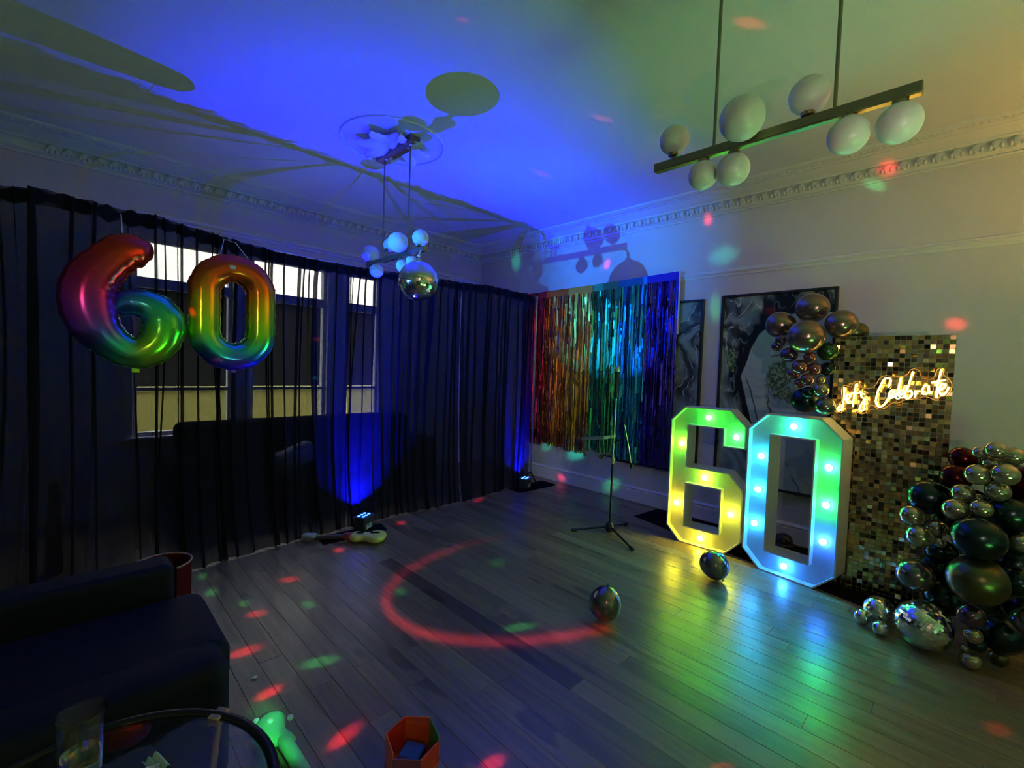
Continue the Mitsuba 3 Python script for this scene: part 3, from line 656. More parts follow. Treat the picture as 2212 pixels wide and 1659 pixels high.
# black dome party light on the mat, seen through the 0
dl = thing('dome_light', 'small black dome party light on the floor mat, seen through the lit 0', 'party light')
put(dl, 'base', moved(lathe([(0, 0), (.085, 0), (.09, .01), (.09, .05), (.078, .06), (0, .06)], 28), (4.42, 1.06, .006)), BLACK, smooth=30)
put(dl, 'dome', moved(lathe([(.074, 0), (.072, .03), (.058, .058), (.032, .074), (0, .08)], 28), (4.42, 1.06, .064)), mat('dark_lens', {'type': 'twosided', 'bsdf': {'type': 'principled', 'base_color': rgb((.03, .03, .035)), 'roughness': .08}}), smooth=True)

# ---------------------------------------------------------------- sequin panel and neon sign
SEQ = [mat('sequin_%s' % a, {'type': 'twosided', 'bsdf': {'type': 'roughconductor', 'material': 'none', 'specular_reflectance': rgb(c), 'alpha': .045}}) for a, c in
       (('gold', (.95, .60, .24)), ('bronze', (.72, .44, .20)), ('pale', (.88, .70, .42)), ('dark', (.12, .09, .055)))]
XP = 3.955; Y_LO, Y_HI, NC, NR = .068, .690, 21, 60
sp_ = thing('sequin_panel', 'tall gold sequin shimmer panel standing behind the lit 0 and the neon sign', 'sequin panel')
put(sp_, 'back_board', cbox(XP + .012, XP + .024, Y_LO, Y_HI, .012, 1.795, .003), MATTE)
put(sp_, 'frame_grid', cat([box(XP + .002, XP + .012, Y_LO + k * (Y_HI - Y_LO) / NC - .0012, Y_LO + k * (Y_HI - Y_LO) / NC + .0012, .012, 1.795) for k in range(NC + 1)] +
                          [box(XP + .002, XP + .012, Y_LO, Y_HI, .012 + k * 1.783 / NR - .0012, .012 + k * 1.783 / NR + .0012) for k in range(NR + 1)]), princ('grid_clear', (.30, .26, .18), .3), kind='stuff')
put(sp_, 'stand_foot', cbox(XP - .02, XP + .22, .10, .13, .005, .02, .004), BLACK)
put(sp_, 'stand_foot', cbox(XP - .02, XP + .22, .63, .66, .005, .02, .004), BLACK)
put(sp_, 'rear_strut', tube([(XP + .20, .38, .02), (XP + .03, .38, 1.5)], .012, 8), BLACK)
cw, ch = (Y_HI - Y_LO) / NC, 1.783 / NR
q = shapely.box(-cw * .46, -ch * .46, cw * .46, ch * .46).buffer(-.004).buffer(.004, quad_segs=2)
sq = extrude(q, .0006); sq.apply_transform(basis((0, 0, 0), (0, -1, 0), (0, 0, 1), (-1, 0, 0)))
SQP = [mikit.ply(sq, s) for s in SEQ]
rest = {0: [], 1: [], 2: [], 3: []}; count = 0
for j in range(NR - 1, -1, -1):
    for i in range(NC):
        y, z = Y_LO + (i + .5) * cw, .012 + (j + .5) * ch
        k = int(rng.choice(4, p=(.34, .30, .16, .20)))
        flip = rng.random() < .14
        tx, ty = rng.normal(0, 3.2 if not flip else 11), rng.normal(-2.0, 4.0 if not flip else 15)
        A = T().translate([XP, y, z]).rotate([0, 0, 1], tx).rotate([0, 1, 0], ty)
        if count < 294: put(sp_, 'sequin', {**SQP[k], 'to_world': A}); count += 1
        else:
            m = sq.copy(); m.apply_transform(np.array(A.matrix)); rest[k].append(m)
for k in range(4): put(sp_, 'lower_sequins', cat(rest[k]), SEQ[k], kind='stuff')

NEON = {
    'L': [[0.616,1.435],[0.613,1.395],[0.613,1.36],[0.617,1.311],[0.627,1.275],[0.641,1.265],[0.649,1.277],[0.639,1.296],[0.616,1.307]],
    'e': [[0.597,1.348],[0.58,1.369],[0.579,1.384],[0.59,1.386],[0.6,1.365],[0.598,1.339],[0.589,1.329],[0.574,1.343]],
    't': [[0.55,1.462],[0.554,1.408],[0.558,1.355],[0.559,1.303]],
    'bar': [[0.574,1.393],[0.553,1.397],[0.533,1.401]],
    'apos': [[0.523,1.418],[0.523,1.397]],
    's': [[0.498,1.394],[0.515,1.395],[0.518,1.38],[0.503,1.364],[0.497,1.338],[0.497,1.304],[0.506,1.28],[0.52,1.283],[0.519,1.311],[0.506,1.342],[0.493,1.365]],
    'C': [[0.378,1.448],[0.367,1.482],[0.373,1.509],[0.389,1.51],[0.409,1.48],[0.426,1.429],[0.435,1.377],[0.433,1.335],[0.417,1.315],[0.398,1.325],[0.381,1.356],[0.373,1.378]],
    'e2': [[0.369,1.39],[0.347,1.409],[0.347,1.427],[0.358,1.429],[0.369,1.407],[0.368,1.382],[0.357,1.379],[0.34,1.397]],
    'l': [[0.316,1.513],[0.322,1.472],[0.327,1.422],[0.327,1.377],[0.317,1.378]],
    'e3': [[0.317,1.398],[0.299,1.416],[0.298,1.432],[0.308,1.434],[0.317,1.413],[0.316,1.39],[0.305,1.385],[0.29,1.4]],
    'b': [[0.257,1.56],[0.268,1.507],[0.28,1.45],[0.288,1.392],[0.28,1.38],[0.262,1.394],[0.256,1.419],[0.263,1.434],[0.276,1.425]],
    'r': [[0.243,1.436],[0.239,1.42],[0.241,1.391]],
    'r2': [[0.239,1.42],[0.228,1.433],[0.216,1.431]],
    'a': [[0.183,1.475],[0.197,1.468],[0.206,1.446],[0.205,1.418],[0.191,1.415],[0.179,1.436],[0.178,1.467],[0.178,1.44],[0.168,1.42]],
    't2': [[0.126,1.576],[0.133,1.521],[0.139,1.466],[0.139,1.395]],
    'bar2': [[0.167,1.49],[0.14,1.499],[0.101,1.511]],
    'e4': [[0.126,1.443],[0.107,1.464],[0.103,1.483],[0.114,1.487],[0.126,1.462],[0.127,1.431],[0.113,1.416],[0.097,1.433],[0.087,1.469]],
}
NB = [
    [0.668,1.28], [0.656,1.307], [0.63,1.332], [0.628,1.438], [0.611,1.45], [0.578,1.443], [0.566,1.472], [0.549,1.48], [0.536,1.465],
    [0.515,1.44], [0.484,1.436], [0.455,1.448], [0.436,1.479], [0.412,1.522], [0.386,1.527], [0.348,1.524], [0.323,1.532], [0.283,1.543],
    [0.266,1.574], [0.245,1.575], [0.226,1.557], [0.212,1.518], [0.188,1.511], [0.159,1.524], [0.144,1.556], [0.134,1.584], [0.114,1.582],
    [0.115,1.549], [0.097,1.526], [0.089,1.507], [0.072,1.477], [0.078,1.438], [0.099,1.409], [0.122,1.404], [0.132,1.381], [0.152,1.386],
    [0.182,1.397], [0.212,1.393], [0.247,1.379], [0.299,1.364], [0.317,1.349], [0.351,1.344], [0.376,1.319], [0.407,1.299], [0.434,1.305],
    [0.452,1.325], [0.474,1.306], [0.486,1.27], [0.509,1.257], [0.531,1.27], [0.567,1.289], [0.602,1.286], [0.626,1.255], [0.652,1.254],
]
ns = thing('neon_sign', "glowing warm yellow neon sign reading Let's Celebrate on the sequin panel", 'neon sign')
XN = 3.905
outline = Polygon(NB).buffer(.004).buffer(-.004)
m = extrude(outline, .004); m.apply_transform(basis((XN + .012, 0, 0), (0, 1, 0), (0, 0, 1), (1, 0, 0)))
put(ns, 'acrylic_sheet', m, mat('acrylic', {'type': 'thindielectric', 'int_ior': 1.3}))
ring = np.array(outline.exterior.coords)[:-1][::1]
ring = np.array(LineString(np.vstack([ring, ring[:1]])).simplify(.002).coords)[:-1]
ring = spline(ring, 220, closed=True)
put(ns, 'sheet_edge', tube([(XN + .014, a, b) for a, b in ring], .0022, 6, closed=True), princ('acrylic_edge_glow', (.95, .62, .30), .3), smooth=True)  # clear edge coloured warm in place of the neon light it carries
NEONR = (LS * 7.0, LS * 4.9, LS * .95)
for nme, pts in NEON.items():
    P = spline(np.array(pts), max(12, len(pts) * 5))
    k = put(ns, 'neon_letter' if nme not in ('bar', 'bar2', 'apos', 'r2') else 'neon_stroke', tube([(XN, a, b) for a, b in P], .0052, 8), OPAL, smooth=True)
    scene[k]['emitter'] = {'type': 'area', 'sampling_weight': .35, 'radiance': rgb(NEONR)}
for a, b in ((.64, 1.42), (.40, 1.50), (.14, 1.56), (.10, 1.44)):
    put(ns, 'standoff', moved(lathe([(0, 0), (.005, 0), (.005, .046), (0, .046)], 10), (XN + .016, a, b), axis_to((1, 0, 0))), STEEL, smooth=30)

# ---------------------------------------------------------------- balloons
UP = [
    [3.98,0.852,2.018,0.11,"b"], [3.95,1.051,1.897,0.102,"b"], [3.712,0.821,1.784,0.119,"b"], [3.86,0.649,1.875,0.1,"b"], [4.06,0.589,1.832,0.073,"o"],
    [3.799,0.998,1.767,0.04,"p"], [3.841,1.036,1.722,0.037,"p"], [3.78,0.934,1.658,0.054,"p"], [3.748,0.798,1.64,0.04,"m"], [3.74,0.856,1.57,0.052,"m"],
    [3.78,0.775,1.559,0.044,"m"], [3.81,0.908,1.52,0.04,"m"], [3.74,0.805,1.483,0.044,"m"], [3.82,0.869,1.451,0.035,"m"], [3.84,0.714,1.685,0.066,"g"],
    [3.736,0.792,1.392,0.041,"k"], [3.714,0.714,1.414,0.048,"c"], [3.84,0.747,1.483,0.033,"c"], [3.86,0.835,1.328,0.092,"k"], [3.74,0.692,1.303,0.062,"y"],
    [3.9,0.721,1.563,0.05,"k"],
]
LOW = [
    [3.628,0.002,1.069,0.063,"r"], [3.552,0.023,0.968,0.072,"r"], [3.495,-0.062,1.125,0.034,"c"], [3.452,-0.118,1.152,0.045,"c"], [3.505,-0.183,1.126,0.046,"c"],
    [3.508,-0.105,1.075,0.037,"c"], [3.422,-0.056,1.017,0.055,"c"], [3.387,-0.154,1.041,0.056,"c"], [3.421,-0.133,0.947,0.052,"c"], [3.441,-0.008,0.902,0.051,"c"],
    [3.48,-0.063,0.882,0.024,"c"], [3.382,0.014,0.82,0.058,"c"], [3.362,-0.079,0.851,0.047,"c"], [3.56,0.13,0.828,0.098,"k"], [3.462,0.189,0.725,0.059,"c"],
    [3.42,0.151,0.627,0.061,"c"], [3.478,0.084,0.679,0.047,"c"], [3.44,0.067,0.61,0.029,"c"], [3.309,-0.076,0.71,0.109,"k"], [3.47,-0.184,0.83,0.091,"k"],
    [3.36,-0.224,0.716,0.042,"c"], [3.6,-0.244,0.979,0.092,"r"], [3.6,0.066,0.52,0.071,"k"], [3.5,0.161,0.376,0.09,"y"], [3.326,-0.083,0.491,0.122,"o"],
    [3.36,-0.069,0.289,0.059,"p"], [3.335,-0.082,0.196,0.04,"c"], [3.38,-0.081,0.045,0.046,"c"], [3.545,-0.189,0.039,0.042,"o"], [3.36,-0.055,0.106,0.017,"c"],
    [3.4,-0.266,0.324,0.064,"y"], [3.535,-0.19,0.172,0.098,"k"], [3.62,0.032,0.26,0.102,"k"], [3.375,-0.101,0.137,0.037,"k"],
]
INNER = [
    [4.127,-0.268,0.387,0.11], [4.12,-0.276,0.57,0.076], [3.778,-0.22,0.859,0.11], [3.669,0.095,0.413,0.062], [3.809,0.055,0.356,0.097], [3.454,-0.227,0.495,0.074],
    [3.842,-0.243,0.485,0.11], [3.858,-0.038,0.753,0.11], [4.069,-0.148,0.96,0.11], [3.492,-0.206,0.676,0.069], [3.681,-0.098,0.779,0.069], [3.674,-0.115,0.631,0.082],
    [3.595,0.04,0.697,0.068], [3.981,-0.262,0.06,0.057], [3.699,-0.17,0.382,0.084], [3.993,-0.289,0.198,0.085], [3.844,-0.09,1.007,0.101], [3.97,-0.097,0.172,0.11],
    [4.103,-0.176,0.076,0.073], [4.08,-0.204,0.713,0.092],
]
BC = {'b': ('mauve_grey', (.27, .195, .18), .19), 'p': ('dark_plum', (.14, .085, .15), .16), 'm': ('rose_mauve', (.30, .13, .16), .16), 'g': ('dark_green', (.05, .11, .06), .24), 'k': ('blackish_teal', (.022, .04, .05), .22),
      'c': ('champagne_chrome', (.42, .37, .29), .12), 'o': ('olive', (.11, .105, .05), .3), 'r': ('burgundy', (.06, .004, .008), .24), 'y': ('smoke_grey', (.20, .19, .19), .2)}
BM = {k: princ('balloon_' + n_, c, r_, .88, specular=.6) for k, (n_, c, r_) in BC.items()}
def balloon_body(r):
    pr = []
    for t in np.linspace(0, PI, 19):
        zz = -math.cos(t); rr = math.sin(t) * (1 + .06 * zz); pr.append((max(rr, 0) * r * .985, zz * r * (1.10 if zz < 0 else 1.0)))
    return lathe(pr, 28)
def knot(r, long=.0):
    k = max(.006, r * .085); return lathe([(k * .55, .004), (k * .4, -k * .6), (k * .55, -k * 1.0 - long), (k * 1.2, -k * 1.7 - long), (k * 1.25, -k * 1.9 - long), (0, -k * 1.8 - long)], 12)
def balloon(P, r, colour, axis, label, group, long=0.0):
    b = thing('balloon', label, 'balloon', group)
    A = axis_to(axis)
    put(b, 'body', moved(balloon_body(r), P, A), BM[colour], smooth=True)
    put(b, 'knot', moved(moved(knot(r, long), (0, 0, -1.085 * r)), P, A), BM['k' if long else colour], smooth=True)
def cluster(rows, names, hub, group, scale=1.0):
    for (x, y, z, r, c), lab in zip(rows, names):
        P = np.array([x, y, z]); ax = P - np.asarray(hub(P)); ax = ax / np.linalg.norm(ax) + rng.normal(0, .25, 3)
        if 'stalk' in lab: ax = np.array([.25, -.95, .1])
        balloon(P, r * scale, c, ax, lab, group, long=.05 if 'stalk' in lab else 0.0)
UPL = ['big mauve-grey chrome balloon topmost of the cluster on the panel corner', 'big mauve-grey chrome balloon at the outer side of the panel cluster, over the picture', 'big mauve-grey chrome balloon at the front centre of the panel cluster',
       'big mauve-grey chrome balloon on the panel side of the cluster top', 'olive balloon peeping out behind the cluster just above the sequin panel', 'small dark plum balloon tucked under the outermost big mauve balloon',
       'small dark plum balloon hanging outermost on the panel cluster', 'dark plum balloon with a black stalk under the front big mauve balloon', 'small rose-mauve balloon right below the front big mauve balloon',
       'rose-mauve balloon with a blue glint in the middle of the hanging tail', 'small rose-mauve balloon beside the one with the blue glint', 'small rose-mauve balloon at the outer edge of the hanging tail', 'rose-mauve balloon lowest of its colour in the tail',
       'small shaded rose-mauve balloon behind the lowest rose-mauve one', 'dark green balloon between the big mauve balloons and the sequin panel', 'small blackish balloon in front of the large dark balloon at the tail end',
       'champagne chrome balloon beside the start of the neon sign', 'tiny champagne balloon above the one beside the neon sign', 'large blackish teal balloon at the bottom of the tail above the lit 0', 'smoke-grey balloon at the tail end just above the lit 0',
       'blackish balloon in shade behind the hanging tail, next to the sequin panel']
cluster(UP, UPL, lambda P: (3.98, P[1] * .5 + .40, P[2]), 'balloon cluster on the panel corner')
LOWL = ['burgundy balloon at the top of the floor-standing balloon column', 'burgundy balloon under the topmost burgundy one, at the panel side of the column', 'small champagne balloon beside the topmost burgundy balloon', 'champagne balloon at the very top of the column',
        'champagne balloon at the top of the column, farther from the panel', 'small champagne balloon under the topmost champagne one', 'champagne balloon in front of the second burgundy balloon', 'champagne balloon in the upper row, farthest from the panel',
        'greyish champagne balloon under the upper row, away from the panel', 'champagne balloon above the pair beside the big teal balloon', 'tiny champagne balloon in the middle of the column', 'champagne balloon with a green glint between two teal balloons',
        'champagne balloon in the middle of the column, above the largest teal balloon', 'big blackish teal balloon with a green rim nearest the sequin panel', 'champagne balloon sticking out toward the sequin panel, upper of two', 'champagne balloon sticking out toward the sequin panel, lower of two',
        'small champagne balloon beside the two at the panel side', 'tiny champagne balloon in shade under the small one at the panel side', 'largest blackish teal balloon at the front middle of the column', 'large blackish teal balloon at the outer edge of the column',
        'champagne balloon at the outer edge, below the large teal balloons', 'big burgundy balloon cut by the picture edge', 'blackish balloon in shade at the waist of the column', 'smoke-grey balloon just above the floor mirror balls',
        'largest olive balloon low at the front of the column, with a red streak', 'plum balloon low in the column beside the biggest mirror ball', 'champagne balloon near the floor, above the lowest ones', 'champagne balloon lowest on the floor in front of the column',
        'small olive balloon lying on the floor at the outer edge', 'tiny champagne balloon between the two lowest champagne ones', 'smoke-grey balloon low down, cut by the picture edge', 'blackish balloon in shade at the foot of the column', 'blackish balloon behind the biggest mirror ball', 'small blackish balloon low in the column']
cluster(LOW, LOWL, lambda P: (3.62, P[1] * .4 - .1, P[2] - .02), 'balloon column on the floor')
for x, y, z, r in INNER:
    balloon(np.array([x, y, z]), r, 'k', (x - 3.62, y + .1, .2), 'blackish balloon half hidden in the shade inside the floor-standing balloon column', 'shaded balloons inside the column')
balloon(np.array([3.38, 1.242, .106]), .100, 'y', (.35, .62, .55), 'mauve-grey balloon lying on the floor in front of the lit 6', None)
balloon(np.array([2.295, 1.46, .108]), .095, 'y', (-.05, .1, -1), 'grey balloon standing knot-up on the floor in the middle of the room', None)
bb = thing('balloon', 'small bright blue balloon on the floor behind the armchair', 'balloon')
BLUEB = princ('blue_latex', (.02, .22, .62), .25)
put(bb, 'body', moved(balloon_body(.050), (.415, 2.30, .052), axis_to((.2, .9, .3))), BLUEB, smooth=True)
put(bb, 'knot', moved(moved(knot(.05), (0, 0, -.054)), (.415, 2.30, .052), axis_to((.2, .9, .3))), BLUEB, smooth=True)

# ---------------------------------------------------------------- mirror balls
MIRROR = mat('mirror_tile', {'type': 'twosided', 'bsdf': {'type': 'roughconductor', 'material': 'none', 'specular_reflectance': rgb((.88, .89, .88)), 'alpha': .03}})
GROUT = princ('mirror_grout', (.10, .10, .10), .4)
def mirror_ball(P, r, tile, tilt, label, group=None):
    g = thing('mirror_ball', label, 'mirror ball', group); rr = np.random.default_rng(int(r * 1e4))
    A = trimesh.transformations.rotation_matrix(tilt[0], [1, 0, 0]) @ trimesh.transformations.rotation_matrix(tilt[1], [0, 1, 0])
    core = trimesh.creation.icosphere(3, r * .975); put(g, 'core', moved(core, P), GROUT, smooth=True)
    n = max(10, int(round(PI * r / tile))); V, F = [], []
    for i in range(n):
        t0, t1 = PI * i / n, PI * (i + 1) / n; tm = (t0 + t1) / 2
        c = max(4, int(round(2 * PI * r * math.sin(tm) / tile)))
        for k in range(c):
            a0, a1 = 2 * PI * k / c, 2 * PI * (k + 1) / c; am = (a0 + a1) / 2
            nrm = np.array([math.sin(tm) * math.cos(am), math.sin(tm) * math.sin(am), math.cos(tm)])
            et = np.array([math.cos(tm) * math.cos(am), math.cos(tm) * math.sin(am), -math.sin(tm)]); ep = np.array([-math.sin(am), math.cos(am), 0])
            jx, jy = rr.normal(0, .045, 2); h = tile * .46
            wp = h * min(1, 2 * PI * r * math.sin(tm) / c / tile)
            b = len(V)
            for s, u in ((-1, -1), (1, -1), (1, 1), (-1, 1)):
                V.append(nrm * r + et * h * s + ep * wp * u + nrm * (jx * h * s + jy * wp * u))
            F += [[b, b + 1, b + 2], [b, b + 2, b + 3]]
    m = trimesh.Trimesh(V, F, process=False); m.apply_transform(A); m.apply_translation(P)
    put(g, 'mirror_tiles', m, MIRROR, kind='stuff')
    return g
hb_ = mirror_ball(np.array([1.885, 2.925, 2.114]), .147, .0125, (.1, .05), 'large mirror ball hanging from the far chandelier')
put(hb_, 'cap', moved(lathe([(.0, 0), (.022, 0), (.022, .012), (.008, .02), (.008, .03), (0, .03)], 14), (1.885, 2.925, 2.260)), STEEL, smooth=30)
put(hb_, 'hanging_cord', tube([(1.885, 2.925, 2.285), (1.886, 2.927, 2.31), (1.905, 2.945, 2.335), (1.925, 2.96, 2.352)], .006, 8), CORD, smooth=True)
put(hb_, 'cord_knot', moved(trimesh.creation.icosphere(2, .013), (1.885, 2.926, 2.300)), CORD, smooth=True)
ML = ['biggest mirror ball on the floor at the foot of the balloon column', 'medium mirror ball lying behind the biggest one, by the sequin panel', 'small mirror ball on the floor, farthest out toward the lit 0', 'small mirror ball nestled between the biggest one and the outer small one']
MBP = [((3.42, .107, .1345), .131, .0150, (.5, .4)), ((3.55, .315, .086), .082, .0125, (.9, -.3)), ((3.475, .385, .046), .043, .0085, (.2, .7)), ((3.40, .292, .043), .040, .0085, (1.2, .2))]
for (P, r, tl, tt), lab in zip(MBP, ML): mirror_ball(np.array(P), r, tl, tt, lab, None)

# ---------------------------------------------------------------- chandeliers
def chandelier(x, y0, y1, zb, rods, globes, label, dz):
    c = thing('chandelier', label, 'chandelier')
    put(c, 'bar', cbox(x - .016, x + .016, y0, y1, zb - .018, zb + .018, .003), DARKBRASS)
    put(c, 'bar_underside', cbox(x - .013, x + .013, y0 + .004, y1 - .004, zb - .0205, zb - .017, .001), BRASS)
    for y in rods: put(c, 'rod', tube([(x, y, zb + .015), (x, y, H - .03)], .0065, 10), DARKBRASS, smooth=30)
    put(c, 'canopy', cbox(x - .045, x + .045, rods[0] - .07, rods[1] + .07, H - .062, H - .004, .004), princ('bronze_canopy', (.20, .14, .09), .4, .5) if 'mat_bronze_canopy' not in scene else 'mat_bronze_canopy')
    for gx, gy, gz, r in globes:
        P = np.array([gx, gy, gz]); up = gz - zb
        if abs(gx - x) > .05: base = np.array([x - .016, gy, zb]); d = P - base
        else: base = np.array([x, gy, zb + (.018 if up > 0 else -.02)]); d = np.array([0, 0, 1.0 if up > 0 else -1.0])
        d = d / np.linalg.norm(d)
        g = put(c, 'globe', moved(trimesh.creation.icosphere(3, r), P), OPAL, smooth=True)
        L = np.linalg.norm(P - base) - r
        put(c, 'socket', moved(lathe([(0, -.002), (.009, 0), (.009, max(L - .012, .002)), (.022, max(L - .006, .004)), (.024, L + .006), (.018, L + .010), (0, L + .01)], 18), base, axis_to(d)), DARKBRASS, smooth=30)
chandelier(1.90, .146, 1.045, 2.412, (.375, .785), [(1.90, .959, 2.512, .062), (1.90, .825, 2.325, .058), (1.90, .705, 2.315, .062), (1.79, .642, 2.448, .078), (1.90, .455, 2.506, .065), (1.90, .332, 2.326, .062), (1.90, .200, 2.320, .062)],
           'slim brass bar chandelier with seven white glass globes, nearest the camera', 0)
chandelier(1.95, 2.935, 3.87, 2.372, (3.19, 3.59), [(1.96, 3.835, 2.465, .076), (1.97, 3.730, 2.305, .060), (1.99, 3.545, 2.505, .055), (1.86, 3.190, 2.440, .077), (1.97, 3.045, 2.472, .063), (1.97, 3.300, 2.292, .052), (1.97, 3.165, 2.310, .045)],
           'slim brass bar chandelier with seven white globes, far one above the mirror ball', 0)


# ---------------------------------------------------------------- microphone stand
ms_ = thing('microphone_stand', 'black microphone stand with three-legged base in front of the foil curtain', 'microphone stand')
BX, BY = 3.594, 2.27
put(ms_, 'lower_pole', tube([(BX, BY, .04), (BX, BY, .68)], .0105, 12), BLACKMETAL, smooth=30)
put(ms_, 'upper_pole', tube([(BX, BY, .66), (BX, BY - .008, 1.255)], .0075, 12), STEEL, smooth=30)
put(ms_, 'clutch', moved(lathe([(.012, 0), (.017, .004), (.017, .05), (.012, .058), (.010, .09), (0, .09)], 16), (BX, BY, .64)), princ('clutch_grey', (.28, .28, .28), .35), smooth=30)
put(ms_, 'hub', moved(lathe([(0, -.04), (.030, -.038), (.042, -.015), (.042, .012), (.032, .036), (.014, .055), (0, .055)], 20), (BX, BY, .048)), BLACK, smooth=30)
for ex, ey in ((3.344, 2.507), (3.884, 2.268), (3.373, 1.905)):
    lg = put(ms_, 'leg', tube([(BX, BY, .055), (ex, ey, .014)], .009, 10), BLACKMETAL, smooth=30)
    d = np.array([ex - BX, ey - BY, 0]); d /= np.linalg.norm(d); s = np.array([ex, ey, .014])
    put(lg, 'rubber_foot', tube([s - d * .035, s + d * .012], .0135, 10), BLACK, smooth=30)
put(ms_, 'boom', tube([(BX + .02, BY - .095, 1.009), (BX + .02, BY - .150, .80), (BX + .02, BY - .184, .634)], [.004, .006, .009], 10), STEEL, smooth=30)
put(ms_, 'boom_weight', tube([(BX + .02, BY - .176, .675), (BX + .02, BY - .186, .628)], .013, 12), BLACKMETAL, smooth=30)
put(ms_, 'boom_joint', cat([tube([(BX, BY - .002, .835), (BX + .02, BY - .12, .90)], .006, 8)]), BLACKMETAL)
th_ = thing('tablet_holder', 'black tablet holder clamped to the microphone stand', 'tablet holder')
put(th_, 'clamp_arm', tube([(BX, BY + .01, .70), (BX - .005, BY + .085, .70), (BX - .006, BY + .098, .715), (BX - .006, BY + .105, .765)], .008, 10), BLACK, smooth=30)
put(th_, 'clamp_knob', moved(lathe([(0, 0), (.022, 0), (.026, .006), (.026, .012), (.010, .02), (.008, .035), (0, .035)], 14), (BX, BY + .135, .685), axis_to((0, -1, 0))), BLACK, smooth=30)
put(th_, 'post', tube([(BX - .006, BY + .145, .735), (BX - .006, BY + .155, .845)], .009, 10), BLACK, smooth=30)
tr = cbox(-.095, .095, -.125, .125, -.006, .006, .004); tr.apply_transform(trimesh.transformations.rotation_matrix(-.18, [1, 0, 0])); tr.apply_translation((BX - .02, BY + .15, .862))
put(th_, 'tray', tr, princ('tray_dark', (.05, .055, .05), .35))
lip = cbox(-.095, .095, -.128, .122, -.006, .003, .002); lip = cat([moved(cbox(-.099, -.093, -.125, .125, -.012, .02, .002)), moved(cbox(-.095, .095, -.129, -.123, -.012, .018, .002))]); lip.apply_transform(trimesh.transformations.rotation_matrix(-.18, [1, 0, 0])); lip.apply_translation((BX - .02, BY + .15, .862))
put(th_, 'tray_lip', lip, princ('lip_grey', (.22, .24, .2), .3))
mc = thing('microphone', 'wireless microphone with pale grille standing upright in the stand', 'microphone')
put(mc, 'handle', moved(lathe([(0, 0), (.016, .002), (.017, .03), (.020, .16), (.022, .20), (0, .205)], 18), (BX, BY - .008, 1.275)), BLACK, smooth=30)
put(mc, 'head_ring', moved(lathe([(.020, 0), (.026, .003), (.027, .014), (.024, .018), (0, .018)], 18), (BX, BY - .008, 1.468)), BLACKMETAL, smooth=30)
put(mc, 'grille', moved(lathe([(.020, 0), (.027, .012), (.029, .028), (.025, .045), (.014, .056), (0, .059)], 20), (BX, BY - .008, 1.484)), princ('grille_steel', (.5, .52, .5), .45, .7), smooth=True)
put(mc, 'clip', moved(lathe([(.012, -.02), (.019, -.015), (.021, .02), (.019, .05), (.0175, .052)], 16), (BX, BY - .008, 1.262)), BLACK, smooth=30)

# ---------------------------------------------------------------- toys on the floor
def inflated(poly, height, step=.012):
    """a cushion over a flat outline, domed by the distance to its edge, with an underside"""
    minx, miny, maxx, maxy = poly.bounds; xs = np.arange(minx, maxx, step); pts = [(x, y) for x in xs for y in np.arange(miny, maxy, step) if poly.contains(Point(x, y)) and poly.exterior.distance(Point(x, y)) > step * .5]
    ring = [poly.exterior.interpolate(t).coords[0] for t in np.arange(0, poly.length, step)]
    P = np.array(ring + pts); nb = len(ring)
    from scipy.spatial import Delaunay
    tri = Delaunay(P).simplices; cen = P[tri].mean(1); tri = tri[[poly.contains(Point(*c)) for c in cen]]
    d = np.array([0.0] * nb + [poly.exterior.distance(Point(*p)) for p in pts]); mx = max(d.max(), 1e-6)
    z = height * np.sqrt(np.clip(1 - (1 - np.clip(d / mx, 0, 1)) ** 2, 0, 1))
    V = np.vstack([np.c_[P, z], np.c_[P, -z]]); n = len(P)
    F = np.vstack([tri, tri[:, ::-1] + n])
    m = trimesh.Trimesh(V, F, process=False); m.merge_vertices(); m.fix_normals(); return m
YELLOW = princ('yellow_vinyl', (.62, .58, .14), .3); INK = diffuse('ink_black', (.015, .014, .012)); DKV = princ('dark_vinyl', (.06, .05, .06), .3); REDV = princ('red_vinyl', (.35, .05, .04), .3)
gt = thing('toy_guitar', 'yellow and black inflatable toy guitar lying on the floor by the near uplight', 'toy guitar')
G0 = np.array([1.80, 3.47]); ga = 2.42
gR = rotz(ga)
def G(name, m, mt, **k): m = m.copy(); m.apply_transform(gR); m.apply_translation((G0[0], G0[1], .045)); put(gt, name, m, mt, **k)
body = Polygon(spline(np.array([(-.16, .0), (-.13, .085), (-.05, .10), (.02, .065), (.08, .085), (.13, .05), (.135, -.03), (.08, -.065), (.02, -.05), (-.06, -.085), (-.14, -.07)]), 60, True))
G('body', inflated(body, .040), YELLOW, smooth=True)
for px_, py_, a_, b_ in ((-.07, .02, .040, .016), (-.01, -.01, .034, .014), (.05, .02, .030, .018)):
    el = affinity.scale(Point(px_, py_).buffer(1), a_, b_); G('black_patch', moved(extrude(el, .003), (0, 0, .038)), INK)
G('neck_joint', inflated(Polygon(spline(np.array([(.10, .03), (.19, .022), (.21, 0), (.19, -.022), (.10, -.03)]), 30, True)), .030), REDV, smooth=True)
G('neck', tube([(.19, 0, 0), (.30, 0, -.012), (.42, .004, -.02)], [.020, .019, .018], 12), DKV, smooth=True)
G('headstock', inflated(Polygon(spline(np.array([(.41, .03), (.49, .045), (.53, .02), (.53, -.02), (.49, -.04), (.41, -.03)]), 30, True)), .020), princ('pale_vinyl', (.3, .3, .3), .3), smooth=True)
GREEN = princ('green_vinyl', (.20, .52, .27), .45); WHITE = princ('white_plastic', (.7, .7, .7), .35)
gg = thing('toy_guitar', 'bright green inflatable toy guitar with its head beside the glass table', 'toy guitar')
HP = np.array([.585, 1.86]); 
